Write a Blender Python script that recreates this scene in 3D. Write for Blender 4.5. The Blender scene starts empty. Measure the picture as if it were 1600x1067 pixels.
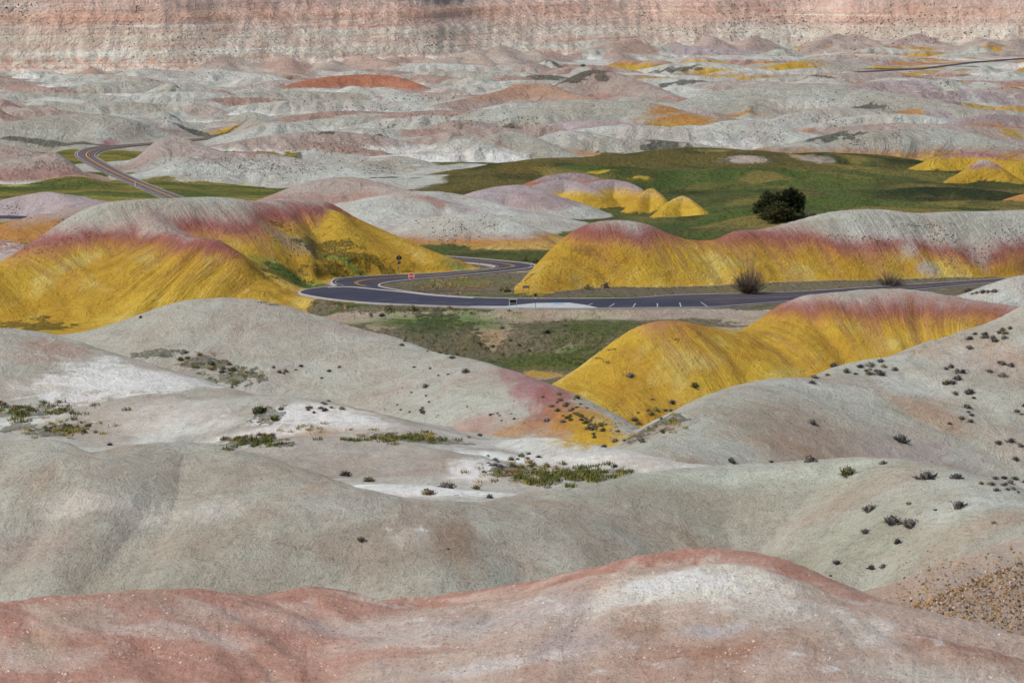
import bpy, math, random
import numpy as np
from mathutils.geometry import tessellate_polygon
from mathutils import Vector, Matrix
rnd = random.Random(7); RS = np.random.RandomState(11)
R = math.radians
# ------------------------------------------------------------------ camera, sky, sun
F = 5000.0; PITCH = R(7.2); HC = 48.0          # focal length in photo pixels (1600 wide), pitch down, eye height over the road
CP, SP = math.cos(PITCH), math.sin(PITCH)
sc = bpy.context.scene
cam_d = bpy.data.cameras.new('camera'); cam = bpy.data.objects.new('camera', cam_d)
sc.collection.objects.link(cam); sc.camera = cam
cam_d.sensor_width = 36; cam_d.lens = 36 * F / 1600; cam_d.clip_start = 1; cam_d.clip_end = 12000
cam.location = (0, 0, HC); cam.rotation_euler = (R(90) - PITCH, 0, 0)
cam_d.dof.use_dof = True; cam_d.dof.focus_distance = 330; cam_d.dof.aperture_fstop = 4.5
w = bpy.data.worlds.new('World'); sc.world = w; w.use_nodes = True
nt = w.node_tree; nt.nodes.clear()
sky = nt.nodes.new('ShaderNodeTexSky'); sky.sky_type = 'NISHITA'; sky.sun_disc = False
SUN_EL, SUN_AZ = R(49), R(-112)                 # azimuth measured from +Y (view direction) towards +X
sky.sun_elevation = SUN_EL; sky.sun_rotation = SUN_AZ; sky.dust_density = 2.5; sky.air_density = 1.0
bg = nt.nodes.new('ShaderNodeBackground'); bg.inputs[1].default_value = 0.085
wo = nt.nodes.new('ShaderNodeOutputWorld')
nt.links.new(sky.outputs[0], bg.inputs[0]); nt.links.new(bg.outputs[0], wo.inputs[0])
sl = bpy.data.lights.new('sun', 'SUN'); sl.energy = 3.1; sl.angle = R(2.5); sl.color = (1, .98, .94)
so = bpy.data.objects.new('sun', sl); sc.collection.objects.link(so)
sd = Vector((math.sin(SUN_AZ) * math.cos(SUN_EL), math.cos(SUN_AZ) * math.cos(SUN_EL), math.sin(SUN_EL)))
so.rotation_euler = sd.to_track_quat('Z', 'Y').to_euler()
sc.view_settings.view_transform = 'Standard'; sc.view_settings.look = 'None'
sc.view_settings.gamma = 1; sc.view_settings.exposure = 0.38; sc.view_settings.use_curve_mapping = False

# ------------------------------------------------------------------ geometry of the place
def wpt(px, py, D):
    u = (px - 800) / F; v = (533.5 - py) / F
    t = D / (CP + v * SP)
    return (t * u, D, HC + t * (-SP + v * CP))
def gpt(px, py, z=0.0):
    u = (px - 800) / F; v = (533.5 - py) / F
    t = (z - HC) / (-SP + v * CP)
    return (t * u, t * (CP + v * SP), z)
def proj(X, Y, Z):
    dz = Z - HC; fw = Y * CP - dz * SP; up = Y * SP + dz * CP
    return 800 + F * X / fw, 533.5 - F * up / fw
# --- noise
_P = np.random.RandomState(3).permutation(512).astype(np.int32); _P = np.concatenate([_P, _P])
_G = np.random.RandomState(4).uniform(0, 2 * np.pi, 512); _GX = np.cos(_G).astype(np.float32); _GY = np.sin(_G).astype(np.float32)
def pn(x, y, seed=0):
    x = np.asarray(x, np.float32); y = np.asarray(y, np.float32)
    xf = np.floor(x); yf = np.floor(y); xi = xf.astype(np.int32) & 511; yi = yf.astype(np.int32) & 511
    dx = x - xf; dy = y - yf
    u = dx * dx * dx * (dx * (dx * 6 - 15) + 10); v = dy * dy * dy * (dy * (dy * 6 - 15) + 10)
    def g(ix, iy, ax, ay):
        h = _P[(_P[(ix + seed * 37) & 511] + iy) & 511] & 511
        return _GX[h] * ax + _GY[h] * ay
    a = g(xi, yi, dx, dy); b = g(xi + 1, yi, dx - 1, dy); c = g(xi, yi + 1, dx, dy - 1); d = g(xi + 1, yi + 1, dx - 1, dy - 1)
    return (a + (b - a) * u + (c - a) * v + (a - b - c + d) * u * v) * 1.4
def fbm(x, y, o=3, seed=0):
    s = 0; a = 1.0; t = 0
    for i in range(o):
        s = s + a * pn(x * 2 ** i + 17.3 * i, y * 2 ** i + 5.1 * i, seed + i); t += a; a *= .5
    return s / t
def sstep(a, b, x):
    t = np.clip((x - a) / (b - a), 0, 1); return t * t * (3 - 2 * t)

# --- grid: columns fan out from the overlook, rows get wider with distance
ucore = np.linspace(-.176, .176, 830)
uo = np.geomspace(.178, .75, 22)
U = np.concatenate([-uo[::-1], ucore, uo]).astype(np.float32)
def seg(a, b, n): return np.linspace(a, b, n, endpoint=False)
Dr = np.concatenate([seg(2, 50, 14), seg(50, 61, 14), seg(61, 74, 80), seg(74, 92, 44), seg(92, 138, 22), seg(138, 182, 135),
    seg(182, 240, 120), seg(240, 300, 135), seg(300, 350, 130), seg(350, 395, 60), seg(395, 475, 195), seg(475, 700, 230),
    seg(700, 980, 205), seg(980, 1120, 75), seg(1120, 1290, 85), seg(1290, 1480, 62), seg(1480, 4000, 8), [4000]]).astype(np.float32)
NR, NC = len(Dr), len(U)
Y = np.repeat(Dr[:, None], NC, 1); X = Y * U[None, :]

# --- base level of the ground between the hills: (photo x, distance, height)
basec = [(800,0,45.5),(800,15,38),(200,30,33),(1400,30,33),(0,55,29),(800,55,29),(1600,55,29),(0,80,20),(800,80,20),(1600,80,25),(0,115,9),(800,115,9),(1600,115,9),
 (0,150,10),(800,150,10),(1600,150,10),
 (0,195,14.2),(300,195,14),(600,192,14.6),(800,200,13.8),(950,205,13),(1200,200,9),(1500,200,7),
 (0,222,11.6),(300,222,11.6),(550,222,12),(700,217,12.6),(850,220,11.5),(1000,222,9.5),(1200,225,3),(1500,225,3),
 (0,246,10.3),(100,246,10.3),(300,240,10.5),(650,238,10.6),(800,248,8.4),(950,262,2),(1200,255,0),(1500,255,1),
 (0,275,7),(300,275,7),(600,275,6),(850,280,1),(1000,300,-4),(1300,300,-2),(1600,300,0),
 (0,320,2),(400,320,1),(700,330,-3),(1000,335,-5),(1300,330,-6),(1600,330,-5),
 (0,385,-4),(250,390,-4),(450,385,-4),(650,388,-4.4),(850,386,-4.5),(1000,380,-4.2),(1250,385,-2),(1600,385,-1),
 (100,408,-3.4),(300,412,-2),(480,409,-1.4),(620,408,-1.1),(800,406,-1.1),(950,404,-.9),(1100,404,-.6),(1250,403,-.5),(1600,410,-.3)]
for d_ in (419, 430, 450, 480, 520, 570, 620, 680): basec += [(p_, d_, {419: -3.6, 430: -3.4, 450: -1.5}.get(d_, 0) if p_ < 400 else 0) for p_ in (0, 170, 330, 660, 1000, 1300, 1600)]
for d_ in (800, 950, 1150, 1400, 2000, 4000): basec += [(p_, d_, 0) for p_ in (0, 530, 1060, 1600)]
bx = np.array([b[1] * (b[0] - 800) / F for b in basec]); by = np.array([b[1] for b in basec], float); bz = np.array([b[2] for b in basec])
def base_h(u, d):                       # shepard weights in (u, log d) on a coarse grid
    lu = np.array([(b[0] - 800) / F for b in basec]); ld = np.log(by + 30)
    du = (u[:, None] - lu[None]) * 5; dd = (np.log(d + 30)[:, None] - ld[None]) * 9
    w_ = 1 / (du * du + dd * dd + 1e-4) ** 2
    return (w_ * bz).sum(1) / w_.sum(1)
cu = np.linspace(-.16, .16, 33); rr = np.arange(0, NR, 4); rr = np.append(rr, NR - 1)
cg = np.array([base_h(cu, np.full(33, Dr[r])) for r in rr])
t1 = np.array([np.interp(U, cu, row) for row in cg])
B = np.empty((NR, NC), np.float32)
for c in range(NC): B[:, c] = np.interp(np.arange(NR), rr, t1[:, c])
B += .35 * fbm(X / 22, Y / 22, 2, 5) * sstep(150, 250, Y) * (1 - sstep(410, 418, Y) * (1 - sstep(500, 560, Y)))
B += (3.4 * fbm(X / 34 + Y / 90, Y / 42, 3, 6) - .3) * sstep(560, 640, Y)

# --- colours (albedo)
GREY = (.43,.425,.375); LGREY = (.50,.50,.465); PINKG = (.43,.355,.32); WHITE = (.70,.69,.67); PINK = (.40,.265,.23)
RED = (.31,.12,.105); ORANGE = (.47,.24,.075); YEL = (.51,.33,.045); PYEL = (.55,.37,.12); FRED = (.48,.275,.22)
GGREY = (.385,.39,.315); TAN = (.43,.33,.25); CORAL = (.44,.19,.12); PURP = (.37,.20,.21); LAV = (.40,.33,.34)

H = B.copy(); OWN = np.zeros((NR, NC), np.int16); S = X.copy(); Dd = Y * 0
COL = np.zeros((NR, NC, 3), np.float32)
AMT = np.zeros((NR, NC, 4), np.float32)    # r veg, g crust, b streak, a strata
objs = [('ground', 'pale clay flats and grassy valley floor between the mounds')]
COL[:] = LGREY
PX0 = 800 + F * X / Y
vegb = sstep(412, 416, Y) * (1 - sstep(690, 720, Y + 40 * fbm(X / 60, Y / 60, 2, 9) - 48 * (PX0 < 470)))
vegb = vegb * (1 - (Y > 592) * sstep(462, 480, PX0) * (1 - sstep(745, 765, PX0)))
AMT[..., 0] = vegb * .95
AMT[..., 1] = .25 + .3 * sstep(690, 760, Y)
# the valley under the road bank, right-hand dirt shelf
PXG = 800 + F * X / Y; mv = sstep(340, 352, Y) * (1 - sstep(405, 412, Y)) * sstep(430, 500, PXG); vegl = (Y > 345) & (Y < 452) & (PXG < 440); AMT[..., 0] = np.where(vegl, .1, AMT[..., 0]); AMT[..., 0] = np.maximum(AMT[..., 0], mv * .72)
COL[(Y > 455) & (Y <= 500) & (PX0 < 700)] = (.18, .26, .07); COL[(Y > 500) & (Y < 760) & (PX0 < 465)] = (.78, .62, .14); COL[(Y > 470) & (Y < 730) & (PX0 >= 700)] = (.15, .20, .06)
_n1 = sstep(-.25, .3, fbm(X / 26, Y / 9, 3, 91))[..., None]; _m1 = ((Y > 500) & (Y < 760) & (PX0 < 465))[..., None]
COL = np.where(_m1, COL * _n1 + np.array((.20, .30, .07)) * (1 - _n1), COL).astype(np.float32)
_n2 = sstep(-.05, .35, fbm(X / 30 + Y / 70, Y / 22, 4, 92))[..., None]; _n3 = sstep(.0, .35, fbm(X / 24, Y / 20 + 9, 3, 93))[..., None]; _m2 = ((Y > 470) & (Y < 730) & (PX0 >= 700))[..., None]
COL = np.where(_m2, (COL * (1 - _n2) + np.array((.50, .38, .13)) * _n2) * (1 - .75 * _n3) + .75 * _n3 * np.array((.05, .075, .035)), COL).astype(np.float32)
COL[(Y < 128)] = FRED
COL[(Y > 340) & (Y < 470)] = (.40, .33, .25); COL[vegl] = YEL; COL[(Y > 305) & (Y < 352) & (PXG > 900)] = YEL; AMT[..., 0][(Y > 305) & (Y < 400) & (PXG > 1010)] = 0; AMT[..., 1][(Y > 305) & (Y < 352) & (PXG > 900)] = 0

def catmull(P, n):
    P = np.array(P, float); Q = np.vstack([2 * P[0] - P[1], P, 2 * P[-1] - P[-2]]); out = []
    for i in range(1, len(Q) - 2):
        for k in range(n):
            t = k / n
            out.append(.5 * ((2 * Q[i]) + (Q[i + 1] - Q[i - 1]) * t + (2 * Q[i - 1] - 5 * Q[i] + 4 * Q[i + 1] - Q[i + 2]) * t * t + (3 * Q[i] - Q[i - 1] - 3 * Q[i + 1] + Q[i + 2]) * t ** 3))
    out.append(Q[-2]); return np.array(out)
lnD = Dr
def ridge(name, label, pts, sf=.5, sb=.45, r=6., top=GREY, bands=(), rill=(0.25, .35), k=1.0, streak=.4, crust=.1, veg=0., new=True, n=4, bw=.5, strat=0., world=False, mott=None, wob=.6, rb=None):
    """crest polyline (photo x, photo y, distance) -> a rounded ridge with its own flank slopes, merged into the terrain"""
    global H
    if new: objs.append((name, label))
    oid = len(objs) - 1
    P = np.array(pts if world else [wpt(*p) for p in pts], float)
    C = catmull(P, n)
    zmax = C[:, 2].max(); reach = (zmax + 6) / min(sf, sb) * 1.0 + r + 3
    if C[:, 1].min() < 160: reach = min(reach, 45)
    reach = min(reach, 75)
    y0, y1 = C[:, 1].min() - reach, C[:, 1].max() + reach; x0, x1 = C[:, 0].min() - reach, C[:, 0].max() + reach
    r0, r1 = np.searchsorted(Dr, max(y0, 2)), np.searchsorted(Dr, y1)
    ua, ub = min(x0 / max(y0, 5), x0 / y1), max(x1 / max(y0, 5), x1 / y1)
    c0, c1 = np.searchsorted(U, ua), np.searchsorted(U, ub)
    if r1 <= r0 or c1 <= c0: return oid
    sl_ = (slice(r0, r1), slice(c0, c1)); x = X[sl_]; y = Y[sl_]
    wx = wob * pn(x / (r * 1.7), y / (r * 1.7), 21)
    rb_ = r * .55 if rb is None else rb
    bd = np.full(x.shape, 1e12, np.float32); W_ = np.zeros_like(bd); bs = np.zeros_like(bd); bzz = np.zeros_like(bd); bvx = np.zeros_like(bd); bvy = np.zeros_like(bd)
    s0 = 0.; eps = (.13 * r) ** 2 + .03
    for i in range(len(C) - 1):
        a, b = C[i], C[i + 1]; ex, ey = b[0] - a[0], b[1] - a[1]; L2 = ex * ex + ey * ey + 1e-9; L = math.sqrt(L2)
        t = np.clip(((x - a[0]) * ex + (y - a[1]) * ey) / L2, 0, 1)
        vx = x - (a[0] + t * ex); vy = y - (a[1] + t * ey); d2 = vx * vx + vy * vy
        wgt = L / (d2 + eps) ** 2; W_ += wgt; bs += wgt * (s0 + t * L); bzz += wgt * (a[2] + t * (b[2] - a[2])); bvx += wgt * vx; bvy += wgt * vy
        bd = np.minimum(bd, d2); s0 += L
    bs /= W_; bzz /= W_; d = np.sqrt(bd); ang = np.arctan2(bvx, -bvy); s = bs + ang * max(r, 6.) * 1.2
    wf = .5 + .5 * np.cos(ang); rr_ = rb_ + (r - rb_) * wf
    drop = (sb + (sf - sb) * wf) * (np.sqrt(bd + rr_ * rr_) - rr_)
    drop = drop + wx * sstep(r * .3, r * 2, d) * .5
    amp, fr = rill
    env = sstep(r * .25, r * 1.6, d)
    cutf = 1 - sstep(2.2, 3.0, np.abs(ang)); env = env * cutf
    g = pn(s * fr + 3.7 * oid, d * fr * .16, 31); g2 = pn(s * fr * 2.3 + 9.1 * oid, d * fr * .3, 32)
    rv = amp * env * ((1 - 2 * np.abs(g)) * -.9 + .45 * g2)
    h = bzz - drop + rv
    hh = H[sl_]; kk = k
    dlt = h - hh; q = np.clip(.5 + .5 * dlt / kk, 0, 1)
    newh = hh + (h - hh) * q + kk * q * (1 - q)
    far = d > reach * .98
    newh = np.where(far, hh, newh)
    m = (dlt > 0) & ~far
    H[sl_] = newh
    OWN[sl_] = np.where(m, oid, OWN[sl_]); S[sl_] = np.where(m, s, S[sl_]); Dd[sl_] = np.where(m, d, Dd[sl_])
    cc = np.empty(x.shape + (3,), np.float32); cc[:] = top
    if veg > .5:
        v1 = sstep(-.05, .4, fbm(x / 22, y / 10, 4, 94))[..., None] * .6; v2 = sstep(.0, .35, fbm(x / 15 + 7, y / 14, 3, 95))[..., None] * .6
        cc = (cc * (1 - v1) + np.array((.46, .36, .12)) * v1) * (1 - v2) + np.array((.05, .08, .035)) * v2
    xl, xr = C[0, 0], C[-1, 0]
    tl = np.clip((x - xl) / (xr - xl + 1e-6), -.2, 1.2)
    zz = newh + .85 * bw * pn(s * .13, d * .04, 41) + .35 * bw * pn(s * .5, d * .04, 40) + .28 * bw * pn(s * 1.7, d * .08, 42) + .4 * bw * fbm(x / 6, y / 6, 2, 43)
    for (zl, zr, c_) in bands:
        th = zl + (zr - zl) * tl
        f = (1 - sstep(th - bw * .8, th + bw * .8, zz))[..., None]
        cc = cc * (1 - f) + np.array(c_, np.float32) * f
    if len(bands) > 2:
        dfa = sstep(.6, 3.0, d) * cutf
        th = bands[-1][0] + (bands[-1][1] - bands[-1][0]) * tl
        dr = sstep(.0, .45, pn(s * .75, d * .035, 44) + .5 * pn(s * 2.3, d * .06, 45)) * sstep(th - 5.5, th + .5, zz) * (1 - sstep(th, th + 2.5, zz))
        yv = fbm(s / 7. + 3 * oid, d / 5., 3, 48); py_ = (1 - sstep(th - .5, th + .8, zz))
        fa = (sstep(.05, .4, yv) * .55 * py_)[..., None]; fb = (sstep(-.05, -.4, yv) * .55 * py_)[..., None]
        cc = cc * (1 - fa) + np.array((.60, .49, .17)) * fa; cc = cc * (1 - fb) + np.array((.44, .25, .035)) * fb
        dr2 = sstep(.1, .5, pn(s * 1.1 + 30, d * .04, 46)) * .35 * (1 - sstep(th, th + 1, zz))
        dr = dr * dfa; dr2 = dr2 * dfa
        cc = cc * (1 - dr[..., None] * .6) + np.array((.36, .19, .09)) * dr[..., None] * .6
        cc = cc * (1 - dr2[..., None]) + np.array((.34, .21, .035)) * dr2[..., None]
    if mott:
        f = sstep(.0, .45, fbm(s / mott[1] + 5 * oid, d / (mott[1] * 2.2), 3, 47))[..., None] * mott[2]
        cc = cc * (1 - f) + np.array(mott[0], np.float32) * f
    q2 = sstep(.3, .7, q)[..., None]
    COL[sl_] = np.where(far[..., None], COL[sl_], COL[sl_] * (1 - q2) + cc * q2)
    am = np.zeros(x.shape + (4,), np.float32); am[..., 0] = veg; am[..., 1] = crust; am[..., 2] = streak * cutf * sstep(.4, 3.0, d) * (.35 + .65 * sstep(-.25, .3, fbm(x / 13, y / 13, 2, 49))); am[..., 3] = strat
    AMT[sl_] = np.where(far[..., None], AMT[sl_], AMT[sl_] * (1 - q2) + am * q2)
    return oid

# ================= far basin: random low hills first, then the ones the photo lets you tell apart
objs.append(('distant_hills', 'jumble of low pale badland hills in the far basin'))
fid = len(objs) - 1
for i in range(560):
    D = 700 * (1390 / 700) ** rnd.random() ** 1.0
    px = rnd.uniform(-120, 1720)
    if px < 430 and D < 775: continue
    if 1000 < px and D < 730: continue
    if px < 640 and D > 1105: continue
    if px < 900 and D > 1215: continue
    X0 = D * (px - 800) / F; L = rnd.choice([rnd.uniform(8, 26), rnd.uniform(24, 70)]); a = rnd.gauss(0, .4); z = rnd.uniform(1.2, 5.0) * (1 if D < 1000 else .85)
    cx = [X0 + math.cos(a) * L * t for t in (-.5, -.2, .15, .5)]; cy = [D + math.sin(a) * L * t + rnd.uniform(-4, 4) for t in (-.5, -.2, .15, .5)]
    zs = [z * .45, z, z * rnd.uniform(.8, 1.05), z * .4]
    right = px > 950
    top = rnd.choice([GREY, GREY, LGREY, PINKG, LAV, LGREY, PINKG] if right else [GREY, LGREY, PINKG, LGREY, GREY, LGREY, (.40,.29,.25)])
    bands = []
    if right and rnd.random() < .3:
        zf = rnd.uniform(.8, 2.4); bands = [(zf + .7, zf + .7, PINK), (zf, zf, rnd.choice([ORANGE, YEL, YEL]))]
    elif rnd.random() < .3:
        bands = [(1.6, 1.6, rnd.choice([WHITE, PINK, WHITE]))]
    ridge('distant_hills', '', list(zip(cx, cy, zs)), sf=rnd.uniform(.2, .5), sb=.5, r=rnd.uniform(2, 6), top=top, bands=bands, new=False, world=True,
          rill=(.8, .2), k=.35, streak=.6, crust=.34, bw=.8, n=3, mott=(rnd.choice([WHITE, PINKG, LAV]), 9, .55))

objs.append(('foothills', 'pink and tan spurs running out from the foot of the cliff')); ffid = len(objs) - 1
for i in range(44):
    px = rnd.uniform(-150, 1700); Dc = np.interp(px, [0, 300, 500, 700, 900, 1060, 1300], [1120, 1130, 1142, 1190, 1262, 1330, 1390]) + 6
    D0 = Dc - rnd.uniform(26, 62); a = rnd.gauss(0, .35); z = rnd.uniform(3.2, 7); ps = []
    for t in (0, .33, .66, 1): 
        DD = Dc + (D0 - Dc) * t; ps.append(((DD * (px - 800) / F) + math.sin(a) * (Dc - DD) + rnd.uniform(-1, 1), DD, z * (1 - t) ** .8 + .4))
    tp = rnd.choice([(.48,.37,.32), (.48,.41,.36), (.47,.34,.29), PINKG, (.50,.43,.38)]) if px < 1000 else rnd.choice([(.45,.37,.34), (.44,.34,.31), PINKG])
    ridge('', '', ps[::-1], sf=.30, sb=.5, r=rnd.uniform(2, 5), top=tp, bands=[(1.8, 1.8, PINKG)], new=False, world=True, rill=(.6,.22), k=1., streak=.5, crust=.15, mott=((.50,.45,.39), 7, .6))
# cliff: base line by photo x, then steps up in strata with spurs and gullies
def cliff():
    objs.append(('cliff', 'tall banded badlands cliff of pink, cream and rust strata across the back')); oid = len(objs) - 1
    bpx = np.array([-900, -200, 0, 300, 420, 700, 800, 900, 1060, 1300, 1600, 2400]); bd = np.array([1080, 1080, 1085, 1100, 1120, 1180, 1222, 1262, 1330, 1390, 1385, 1385])
    rows = slice(np.searchsorted(Dr, 1040), NR); x = X[rows]; y = Y[rows]
    pxv = 800 + F * x / y
    pg = np.linspace(-900, 2400, 331); bg_ = np.interp(pg, bpx, bd); ker = np.hanning(19); bg_ = np.convolve(np.pad(bg_, 9, 'edge'), ker / ker.sum(), 'valid')
    Yb = np.interp(pxv, pg, bg_)
    sp = np.abs(pn(x / 52, y * 0 + .3, 51)) * 1.5 + np.abs(pn(x / 17, y / 120 + .7, 52)) * 1.2 + np.abs(pn(x / 6.5 + y / 40, y / 60, 53)) * .7
    gx = np.gradient(np.interp(pg, pg, bg_), pg) ; gxi = np.interp(pxv, pg, gx) * F / 1200.
    e = (y - Yb) / np.sqrt(1 + gxi * gxi) - 8 + sp
    z = np.maximum(e, 0) * .78 / (1 + .45 * gxi)
    z = z + .22 * np.sin(z * 1.05 + 2 * pn(x / 80, z / 20, 60)) + .4 * pn(z / 3.0, x / 160, 54) + .35 * pn(x / 3., z / 12, 55)
    z = np.where(z > 34, 34 + (z - 34) * .12, z)
    z = np.where(e > 0, z, e * .5)
    hh = H[rows]; dlt = z - hh; q = np.clip(.5 + .5 * dlt / 2., 0, 1)
    H[rows] = hh + dlt * q + 2. * q * (1 - q)
    m = dlt > 0; OWN[rows] = np.where(m, oid, OWN[rows]); S[rows] = np.where(m, x, S[rows]); Dd[rows] = np.where(m, -z * 1.2, Dd[rows])
    zz = z + .8 * pn(x / 120, x * 0, 56) + .25 * pn(x / 9, z / 3, 57) + 4.5 + 6 * sstep(1120, 1400, Yb)
    tab = [(-5, PINKG), (1.0, PINKG), (2.5, PINK), (4.5, TAN), (5.8, (.52,.50,.44)), (7.2, (.47,.42,.37)), (7.7, (.42,.24,.18)), (8.5, (.50,.48,.42)), (9.4, (.50,.45,.41)), (9.9, (.42,.26,.21)), (10.8, (.47,.45,.39)),
           (13.5, (.46,.43,.37)), (14.2, (.44,.34,.30)), (16.5, (.46,.43,.37)), (18.5, (.47,.42,.36)), (20, (.43,.35,.31)), (22, (.44,.32,.27)), (23.5, (.45,.30,.24)), (26, (.45,.31,.25)), (28, (.45,.34,.30)), (34, PINK), (60, PINKG)]
    zt = [a for a, b in tab]; cc = np.stack([np.interp(zz, zt, [b[i] for a, b in tab]) for i in range(3)], -1) * np.array((1.30, 1.27, 1.26))
    # rust wash sliding down the gullies
    g = sstep(.15, .6, pn(x / 26 + z / 70, z / 90, 58) + .5 * pn(x / 9, z / 60, 59)) * sstep(4, 10, z)
    fan = np.zeros_like(z)
    qf = np.random.RandomState(8)
    for i in range(75):
        fx = qf.uniform(-190, 260); fz = qf.uniform(2, 16) if i % 3 else qf.uniform(14, 22); fh = qf.uniform(5, 13); wd = qf.uniform(.35, .8)
        t_ = (zz - fz) / fh; hw = np.clip(t_, 0, 1) * fh * wd
        fan = np.maximum(fan, sstep(0, .12, t_) * (1 - sstep(.75, 1.05, t_)) * (1 - sstep(hw * .7, hw + .4, np.abs(x - fx + .8 * pn(z / 3, x / 5, 61)))) * qf.uniform(.4, 1))
    fan *= .75 + .5 * pn(x / 1.6, z / 14, 62)
    g = np.maximum(g * .8, fan * 1.5)
    wash = np.clip(g * .42, 0, .8)[..., None]; cc = cc * (1 - wash) + np.array((.46, .36, .29)) * wash
    q2 = sstep(.3, .7, q)[..., None]
    COL[rows] = COL[rows] * (1 - q2) + cc * q2
    am = np.zeros(x.shape + (4,), np.float32); am[..., 1] = .15; am[..., 2] = .10; am[..., 3] = 1 * sstep(1.5, 5, z)
    AMT[rows] = AMT[rows] * (1 - q2) + am * q2
cliff()

FR = dict(new=False)
def hill(nm, lab, pts, **kw): return ridge(nm, lab, pts, **kw)
hill('red_hill', 'rust red hill at the foot of the cliff left of centre', [(400,160,955),(440,140,965),(480,126,975),(540,118,985),(610,119,985),(660,138,970),(700,152,950)], sf=.4, r=7, top=CORAL, bands=[(3,2.4,PINK)], rill=(.9,.12), streak=.5)
hill('pink_hill', 'low dusty pink hills under the left of the cliff', [(-120,160,960),(0,152,965),(80,138,975),(150,148,975),(200,160,965),(260,148,975),(330,140,985),(390,150,975),(440,158,960)], sf=.4, r=6, top=PINK, bands=[(2.2,2.2,PINKG)], rill=(.9,.14), mott=(TAN,8,.6), streak=.6)
hill('tan_cone', 'broad tan cone with a brown bush on its peak in the far basin', [(850,160,905),(880,135,925),(915,112,935),(945,110,936),(980,121,930),(1020,138,915),(1060,152,905)], sf=.45, r=5, top=PINKG, bands=[(3.2,3.2,PINK)], rill=(.4,.15))
hill('tan_ridge', 'rusty ridge with a small white cap in the far basin', [(690,162,880),(740,152,890),(790,140,900),(818,127,905),(845,128,905),(880,142,895),(920,152,885)], sf=.42, r=4, top=(.5,.5,.44), bands=[(7.0,7.0,(.44,.29,.22)),(3,3,PINKG)], rill=(.6,.16))
hill('grey_mound', 'long pale grey mound in the far basin right of centre', [(1050,172,850),(1090,155,862),(1130,143,872),(1200,134,880),(1270,133,880),(1350,140,875),(1430,152,862),(1480,165,850)], sf=.3, r=10, top=GREY, rill=(.4,.12), crust=.3)
hill('grey_mound', 'pale grey mound above the yellow streak in the far basin', [(730,195,800),(790,172,812),(850,160,820),(900,156,822),(960,157,822),(1020,162,818),(1070,180,805)], sf=.3, r=9, top=GREY, bands=[(.9,.9,LGREY)], rill=(.5,.12), crust=.3)
hill('grey_mound', 'greenish white dome at the edge of the far green valley', [(1060,222,728),(1090,205,740),(1115,194,745),(1150,188,748),(1200,194,745),(1260,212,736),(1320,228,724)], sf=.32, r=8, top=LGREY, rill=(.3,.14), crust=.2)
hill('grey_mound', 'wide grey mound with yellow foot above the dark green slope', [(1230,228,700),(1290,212,706),(1340,203,708),(1385,206,708),(1430,199,712),(1480,202,712),(1540,216,704),(1600,232,695),(1700,250,685)], sf=.30, r=9, top=GREY, bands=[(2.4,2.4,PINKG),(1.7,1.4,ORANGE),(1.1,.9,PYEL)], rill=(.8,.13), streak=.6, bw=.9)
hill('grey_mound', 'flat topped grey mound at the far left edge', [(-80,195,760),(20,190,762),(80,181,768),(150,178,770),(200,188,765),(235,204,755)], sf=.3, r=8, top=GREY, rill=(.3,.12), crust=.3)
hill('grey_mound', 'grey mound with a small yellow and pink foot beyond the left road', [(200,204,750),(260,192,765),(320,183,772),(370,179,775),(410,188,768),(440,200,760)], sf=.45, r=7, top=GREY, bands=[(2.6,3.4,PURP),(.5,2.1,YEL)], rill=(.5,.2), bw=.6)
hill('grey_mound', 'grey cone with fluted flanks in the middle of the far basin', [(715,252,690),(745,232,700),(775,212,708),(797,205,712),(825,213,708),(860,230,700),(890,244,694)], sf=.36, r=4, top=GREY, rill=(.5,.2), crust=.2)
hill('grey_mound', 'low grey mound left of the fluted cone', [(430,225,745),(500,208,760),(560,200,768),(620,205,765),(680,218,755)], sf=.3, r=7, top=LGREY, rill=(.4,.14), crust=.4)
hill('grey_mound', 'rounded grey dome above the thin green strip', [(640,282,640),(665,268,650),(700,258,656),(745,256,658),(790,264,652),(830,280,640)], sf=.4, r=5, top=LGREY, rill=(.25,.2), k=.6)
hill('grey_mound', 'speckled grey mound behind the pink ridge', [(545,268,655),(580,252,668),(615,244,672),(650,250,668),(680,262,660)], sf=.35, r=6, top=GREY, crust=.5, rill=(.3,.2))
hill('pink_mound', 'pinkish cone beside the bend of the left road', [(180,243,668),(205,230,676),(225,227,678),(245,221,682),(270,212,686),(295,222,682),(325,232,678),(355,242,670)], sf=.36, r=4, top=PINKG, bands=[(2.2,2.2,LGREY)], rill=(.3,.2), k=.6)
hill('pale_flat', 'speckled white clay slope with pink top right of the left road', [(215,262,650),(260,252,656),(330,240,664),(400,238,667),(450,246,664),(500,256,658),(560,266,652)], sf=.22, r=5, top=PINK, bands=[(3.3,3.3,(.43,.40,.37)),(2.2,2.2,(.50,.51,.47))], rill=(.3,.12), crust=.5, k=.7, bw=.9)
hill('pink_mound', 'large pink mound at the left edge beyond the meadow', [(-150,205,662),(-60,214,660),(0,226,655),(30,233,652),(58,247,645)], sf=.3, r=6, top=PINKG, bands=[(2.6,2.6,PINK),(.5,.5,WHITE)], rill=(.3,.15), k=.6)
hill('pink_mound', 'smaller pink mound with white foot beside the left road', [(55,250,640),(68,241,641),(82,238,641),(100,245,640),(122,262,636),(140,275,630)], sf=.32, r=5, top=PINKG, bands=[(2.6,2.6,PINK),(.5,.5,WHITE)], rill=(.3,.15), k=.6)
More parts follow.
